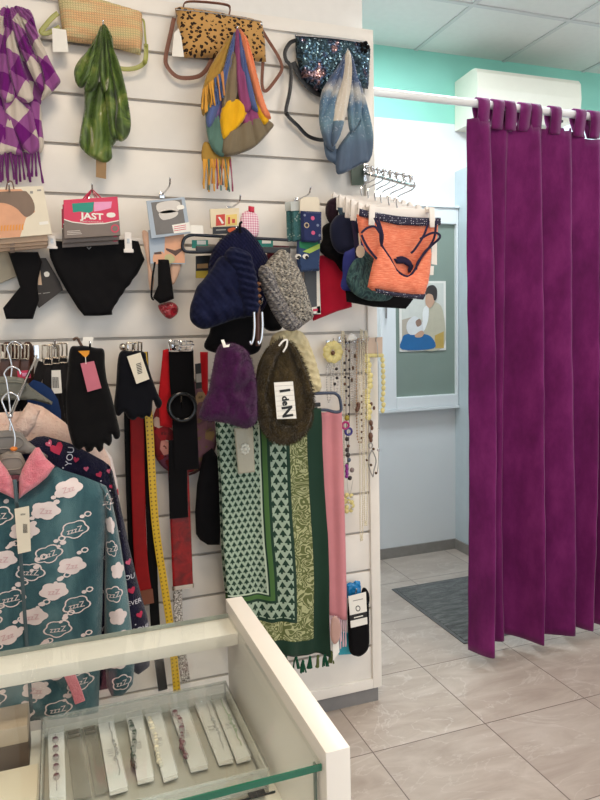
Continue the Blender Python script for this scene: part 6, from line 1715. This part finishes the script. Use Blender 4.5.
for u0, vb, lab in [(360.2, 535, 'longest fine pearl string, hanging down the bare panel'), (364.6, 521, 'fine pearl string beside the longest one')]:
    t = T('necklace', lab, 'necklace', at(u0+1, vb, Y), NG); loop_beads(MB(), u0, u0+2.6, 340, vb, Y+(.006 if u0 > 362 else 0), .003, .0068).build('bead_chain', PEARL, t)
t = T('necklace', 'short beige bead necklace with a brown pendant between pearl strings', 'necklace', at(358, 440, Y), NG)
mb = MB(); loop_beads(mb, 357, 363.5, 342, 442, Y+.016, .0036, .011); mb.build('bead_chain', [plain('beige_bead', (186, 158, 130), .4, .15)], t)
mb = MB()
for k in range(4): mb.ball(at(357.5+R.uniform(-1.5, 1.5), 404+k*2, Y-.002), .008, 0, 8)
for v in range(396, 440, 6): mb.ball(at(362+R.uniform(-.6, .6), v, Y+.006), .0045, 0, 6)
mb.build('pendant', BROWNB, t)
Y = -.045
t = T('necklace', 'yellow petal necklace hanging from a beige card by the panel edge', 'necklace', at(374, 420, Y), NG)
card(mb := MB(), [(366, 338), (382.5, 337), (382.5, 354), (366, 355)], Y, .002); mb.build('hanging_card', plain('blush_card', (214, 188, 166), .6), t, smooth=False)
mb = MB()
for k in range(9): mb.ball(at(366+k*2, 355.5, Y-.006), .0085, 0, 8, (1, .4, .9))
for k in range(12): mb.ball(at(368.5+R.uniform(-1.5, 1.5), 360+k*5.2, Y-.006), .013, 0, 8, (1, .4, 1))
for k in range(10): mb.ball(at(383+R.uniform(-.8, .8), 360+k*5.6, Y-.006), .0105, 0, 8, (.9, .4, 1.05))
mb.tube([at(368.5, 356, Y), at(368.5, 420, Y)], .001, 4).tube([at(383, 356, Y), at(383, 412, Y)], .001, 4)
mb.build('petal_chain', AMBER, t)
Y = -.05
t = T('necklace', 'brown bead pendant with silver wire drop under the yellow petals', 'necklace', at(372, 477, Y), NG)
mb = MB()
for u, v, r in [(371, 423, .009), (372, 428, .007), (370.6, 436, .011), (371, 440, .008), (371.5, 404, .006), (374, 408, .006)]: mb.ball(at(u, v, Y), r, 0, 8, (.9, .8, 1.3))
mb.tube([at(370, 400, Y), at(371, 440, Y)], .0012, 4); mb.build('bead_chain', BROWNB, t)
mb = MB().tube([at(370.5, 445.5, Y)+Vector((.008*math.cos(a*.524), 0, .009*math.sin(a*.524))) for a in range(12)], .0025, 6, closed=True)
for s in (-1, 1): mb.tube(smooth_path([tuple(at(372, 450, Y)), tuple(at(372+s*4, 460, Y)), tuple(at(372+s*2, 470, Y)), tuple(at(373, 477, Y))]), .0022, 6)
mb.build('wire_drop', STEEL, t); mb = MB()
for u, v in [(367, 460), (373.5, 449), (376, 473), (371, 465)]: mb.ball(at(u, v, Y-.004), .0055, 0, 8)
mb.build('charms', BRONZE, t)
Y = -.055
t = T('necklace', 'fine grey chain with tiny silver balls hanging past the panel edge', 'necklace', at(378, 474, Y), NG)
mb = MB().tube(smooth_path([tuple(at(377, 342, Y)), tuple(at(378.5, 370, Y)), tuple(at(378.5, 430, Y)), tuple(at(378.5, 460, Y)), tuple(at(377, 474, Y))]), .0014, 5); mb.build('chain', STEEL, t)
MB().ball(at(378.5, 450, Y), .006, n=10).ball(at(378.5, 429, Y), .0035, n=8).ball(at(377.3, 472, Y), .003, n=8).build('silver_balls', CHROME, t)

# ================================================================== DISPLAY COUNTER
ct = T('display_counter', 'white display counter with a thick glass top and white end panel', 'counter', (-1.4, -1.32, 0))
CX0, CX1 = -2.3, -.8435
CWHITE = plain('counter_laminate', (232, 224, 214), .35, .01)
MB().box((CX1, -1.5725, 0), (-.8125, -1.0785, .95), bev=.0015).build('end_panel', CWHITE, ct)
MB().box((CX0, -1.166, .900), (CX1, -1.098, .9215), bev=.0015).build('rear_rail', CWHITE, ct)
MB().box((CX0, -1.548, .752), (CX1, -1.076, .770)).build('shelf', plain('shelf_white', (226, 222, 210), .4), ct, smooth=False)
MB().box((CX0, -1.54, 0), (CX1, -1.09, .752)).build('base_cabinet', CWHITE, ct, smooth=False)
GL = glass('clear_glass', (253, 255, 254))
gt = MB().box((CX0, -1.560, .9222), (CX1-.0015, -1.100, .9302)).build('glass_top', GL, ct, smooth=False)
def edge():
    t = NT('green_glass_edge'); return t.done(t.mix(t.noise(t.coord('Object'), 8, 2), (8, 82, 62), (20, 112, 86)), .1, spec=.8)
EG = edge()
MB().box((CX0, -1.5625, .9222), (CX1-.0015, -1.5602, .9302)).build('polished_edge', EG, gt, smooth=False)
MB().box((CX0, -1.0998, .9222), (CX1-.0015, -1.0992, .9302)).build('polished_edge', plain('rear_edge_grey', (150, 154, 146), .3), gt, smooth=False)
fg = MB().box((CX0, -1.549, .77), (CX1-.004, -1.543, .922)).build('front_glass', GL, ct, smooth=False)
MB().box((CX1-.0055, -1.549, .77), (CX1-.003, -1.543, .922)).build('polished_edge', plain('joint_grey', (96, 108, 100), .3), fg, smooth=False)

def fl(pts, z): return [flat(u, v, z) for u, v in pts]
tr = T('jewellery_tray', 'clear plastic tray holding bracelet cards inside the glass counter', 'tray', (-1.01, -1.245, .771))
TX0, TX1, TY0, TY1 = -1.168, -.856, -1.372, -1.108
TRAYM = film('clear_tray', (206, 208, 200), .35, .12)
MB().box((TX0, TY0, .7705), (TX1, TY1, .7735)).build('tray_floor', plain('tray_base', (172, 170, 160), .3), tr, smooth=False)
mb = MB().box((TX0, TY0, .7735), (TX1, TY0+.004, .806)).box((TX0, TY1-.004, .7735), (TX1, TY1, .806)).box((TX0, TY0+.004, .7735), (TX0+.004, TY1-.004, .806)).box((TX1-.004, TY0+.004, .7735), (TX1, TY1-.004, .806))
mb.tube([(TX0, TY0, .806), (TX1, TY0, .806), (TX1, TY1, .806), (TX0, TY1, .806)], .0028, 6, closed=True).build('tray_wall', TRAYM, tr)
CARDW = plain('bracelet_card', (224, 222, 216), .5, .02); SLEEVE = film('cellophane', (238, 240, 238), .24, .1)
strips = [([(48, 734), (64, 732), (66, 801), (50, 803)], 'white bracelet card with five mauve beads, at the outer end of the tray', ('row', 5, plain('mauve_bead', (96, 66, 78), .3), .35)),
 ([(66, 730), (80, 727), (92, 797), (74, 800)], 'empty greyish bracelet sleeve beside the mauve beaded card', ('none',)),
 ([(83, 726), (95, 723), (108, 792), (95, 796)], 'clear empty bracelet sleeve next to the greyish one', ('none',)),
 ([(98, 722), (112, 718), (128, 791), (110, 796)], 'white bracelet card with a fine dark chain and script', ('fine', DKB)),
 ([(126, 716), (141, 712), (154, 781), (138, 785)], 'bracelet card with a cluster of dark green glass beads', ('cluster', plain('bottle_green_bead', (48, 62, 54), .2, .3))),
 ([(144, 711), (159, 708), (178, 778), (164, 783)], 'bracelet card with a row of white pearls', ('cluster', PEARL)),
 ([(169, 707), (185, 703), (208, 769), (191, 773)], 'bracelet card with rose and dark beads', ('cluster', plain('rose_bead', (112, 74, 80), .25, .3))),
 ([(193, 701), (208, 698), (233, 763), (219, 766)], 'white bracelet card with fine silver script chain', ('fine', STEEL)),
 ([(209, 695), (224, 692), (251, 760), (237, 764)], 'white bracelet card with a fine green chain, nearest the end panel', ('fine', plain('leaf_green', (110, 150, 84), .4)))]
for i, (q, lab, kind) in enumerate(strips):
    z = .779; P = fl(q, z)
    for p in P: p.y = min(max(p.y, TY0+.008), TY1-.008); p.x = min(max(p.x, TX0+.008), TX1-.008)
    c = sum(P, Vector())/4
    t = T('bracelet_card', lab, 'bracelet', (c.x, c.y, .774), 'bracelet cards in the tray')
    up = Vector((0, 0, .002))
    if kind[0] == 'none':
        MB().quad(P, up).build('sleeve', film('grey_sleeve', (150, 146, 134), .5, .1), t, smooth=False)
        d = MB(); a = P[0].lerp(P[3], .03)+up*1.3; b_ = P[1].lerp(P[2], .03)+up*1.3
        for k0, k1 in ((.03, .07), (.09, .13)):
            d.quad([P[0].lerp(P[3], k0).lerp(P[1].lerp(P[2], k0), .12)+up*1.2, P[0].lerp(P[3], k0).lerp(P[1].lerp(P[2], k0), .88)+up*1.2, P[0].lerp(P[3], k1).lerp(P[1].lerp(P[2], k1), .88)+up*1.2, P[0].lerp(P[3], k1).lerp(P[1].lerp(P[2], k1), .12)+up*1.2][::-1], (0, 0, .001))
        d.build('clasp', plain('clasp_grey', (120, 114, 104), .4), t, smooth=False)
        continue
    MB().quad(P, up).build('card', CARDW, t, smooth=False)
    ex = [(P[k]-c)*1.04+c+Vector((0, 0, .009)) for k in range(4)]
    mid = lambda k, s=.5: P[0].lerp(P[3], k).lerp(P[1].lerp(P[2], k), s)+Vector((0, 0, .006))
    mb = MB()
    if kind[0] == 'row':
        for k in range(5): mb.ball(mid(.15+k*.14, .45), .0055, 0, 8)
        mb.tube([mid(.05, .45), mid(.9, .45)], .0006, 4); mb.build('beads', kind[2], t)
    elif kind[0] == 'cluster':
        for k in range(16): mb.ball(mid(.12+k*.046, .12+.3*math.sin(k*.35)*(.3 if 'pearl' in lab else .6)+R.uniform(-.06, .06)), R.uniform(.0035, .006), 0, 8)
        mb.build('beads', kind[1], t)
    else:
        mb.tube([mid(.05, .72)]+[mid(.1+k*.06, .72+R.uniform(-.06, .06)) for k in range(13)], .0011, 5)
        for k in range(5): mb.ball(mid(.35+k*.06, .75+R.uniform(-.1, .1)), .0028, 0, 6)
        mb.build('chain', kind[1], t)
    d = MB()
    for k in range(5):
        a, b_ = mid(.42+.025*k, .25), mid(.42+.025*k, .62); d.tube([a-Vector((0, 0, .0035)), a.lerp(b_, .5)+Vector((0, R.uniform(-.004, .004), -.0035)), b_-Vector((0, 0, .0035))], .0005, 4)
    d.build('script_print', plain('grey_script', (120, 118, 116), .6), t)
    MB().quad(ex, (0, 0, .0006)).build('cellophane_sleeve', SLEEVE, t)
PBL = plain('pale_blue_packet', (150, 192, 206), .4, .05)
for i, (q, lab) in enumerate([([(146, 796), (186, 787), (192, 812), (150, 822)], 'pale blue and white packet in front of the tray, farther from the end panel'), ([(192, 786), (226, 778), (236, 804), (198, 812)], 'pale blue and white packet in front of the tray, middle one'), ([(228, 778), (262, 769), (274, 790), (240, 800)], 'pale blue and white packet in front of the tray, nearest the end panel')]):
    P = fl(q, .772)
    for p in P: p.y = min(p.y, TY0-.008)
    t = T('jewellery_packet', lab, 'packet', sum(P, Vector())/4, 'pale blue packets in the counter')
    MB().quad(P[::-1], (0, 0, .004)).build('packet', PBL, t, smooth=False)
    c = sum(P, Vector())/4; d = MB(); d.quad([(p-c)*Vector((.8, .55, 1)) + c+Vector((.0, .01, .0046)) for p in P][::-1], (0, 0, .0006)); d.build('label_card', PAPER, t, smooth=False)
    if i == 2:
        d = MB(); 
        for k in (.38, .62): o_ = P[0].lerp(P[1], k).lerp(P[3].lerp(P[2], k), .5); d.box((o_.x-.006, o_.y-.006, .7775), (o_.x+.006, o_.y+.006, .7785))
        d.build('earrings', BLACKP, t, smooth=False)
bxx = T('gift_box', 'small brown and beige jewellery box at the end of the tray', 'box', (-1.215, -1.14, .771))
MB().box((-1.29, -1.175, .7705), (-1.187, -1.105, .835), bev=.002).build('carton', plain('dark_brown_card', (74, 58, 48), .5, .12), bxx)
MB().box((-1.2905, -1.1755, .81), (-1.1865, -1.1045, .838), bev=.002).build('lid', plain('beige_lid', (170, 152, 132), .5, .1), bxx)
wt = T('paper_tray', 'flat cream card lying beside the clear tray in the counter', 'card', (-1.24, -1.28, .771))
MB().box((-1.32, -1.372, .7705), (-1.174, -1.182, .776), bev=.001).build('sheet', CREAMP, wt)

for o in list(bpy.data.objects):
    if '_w' in o: del o['_w']
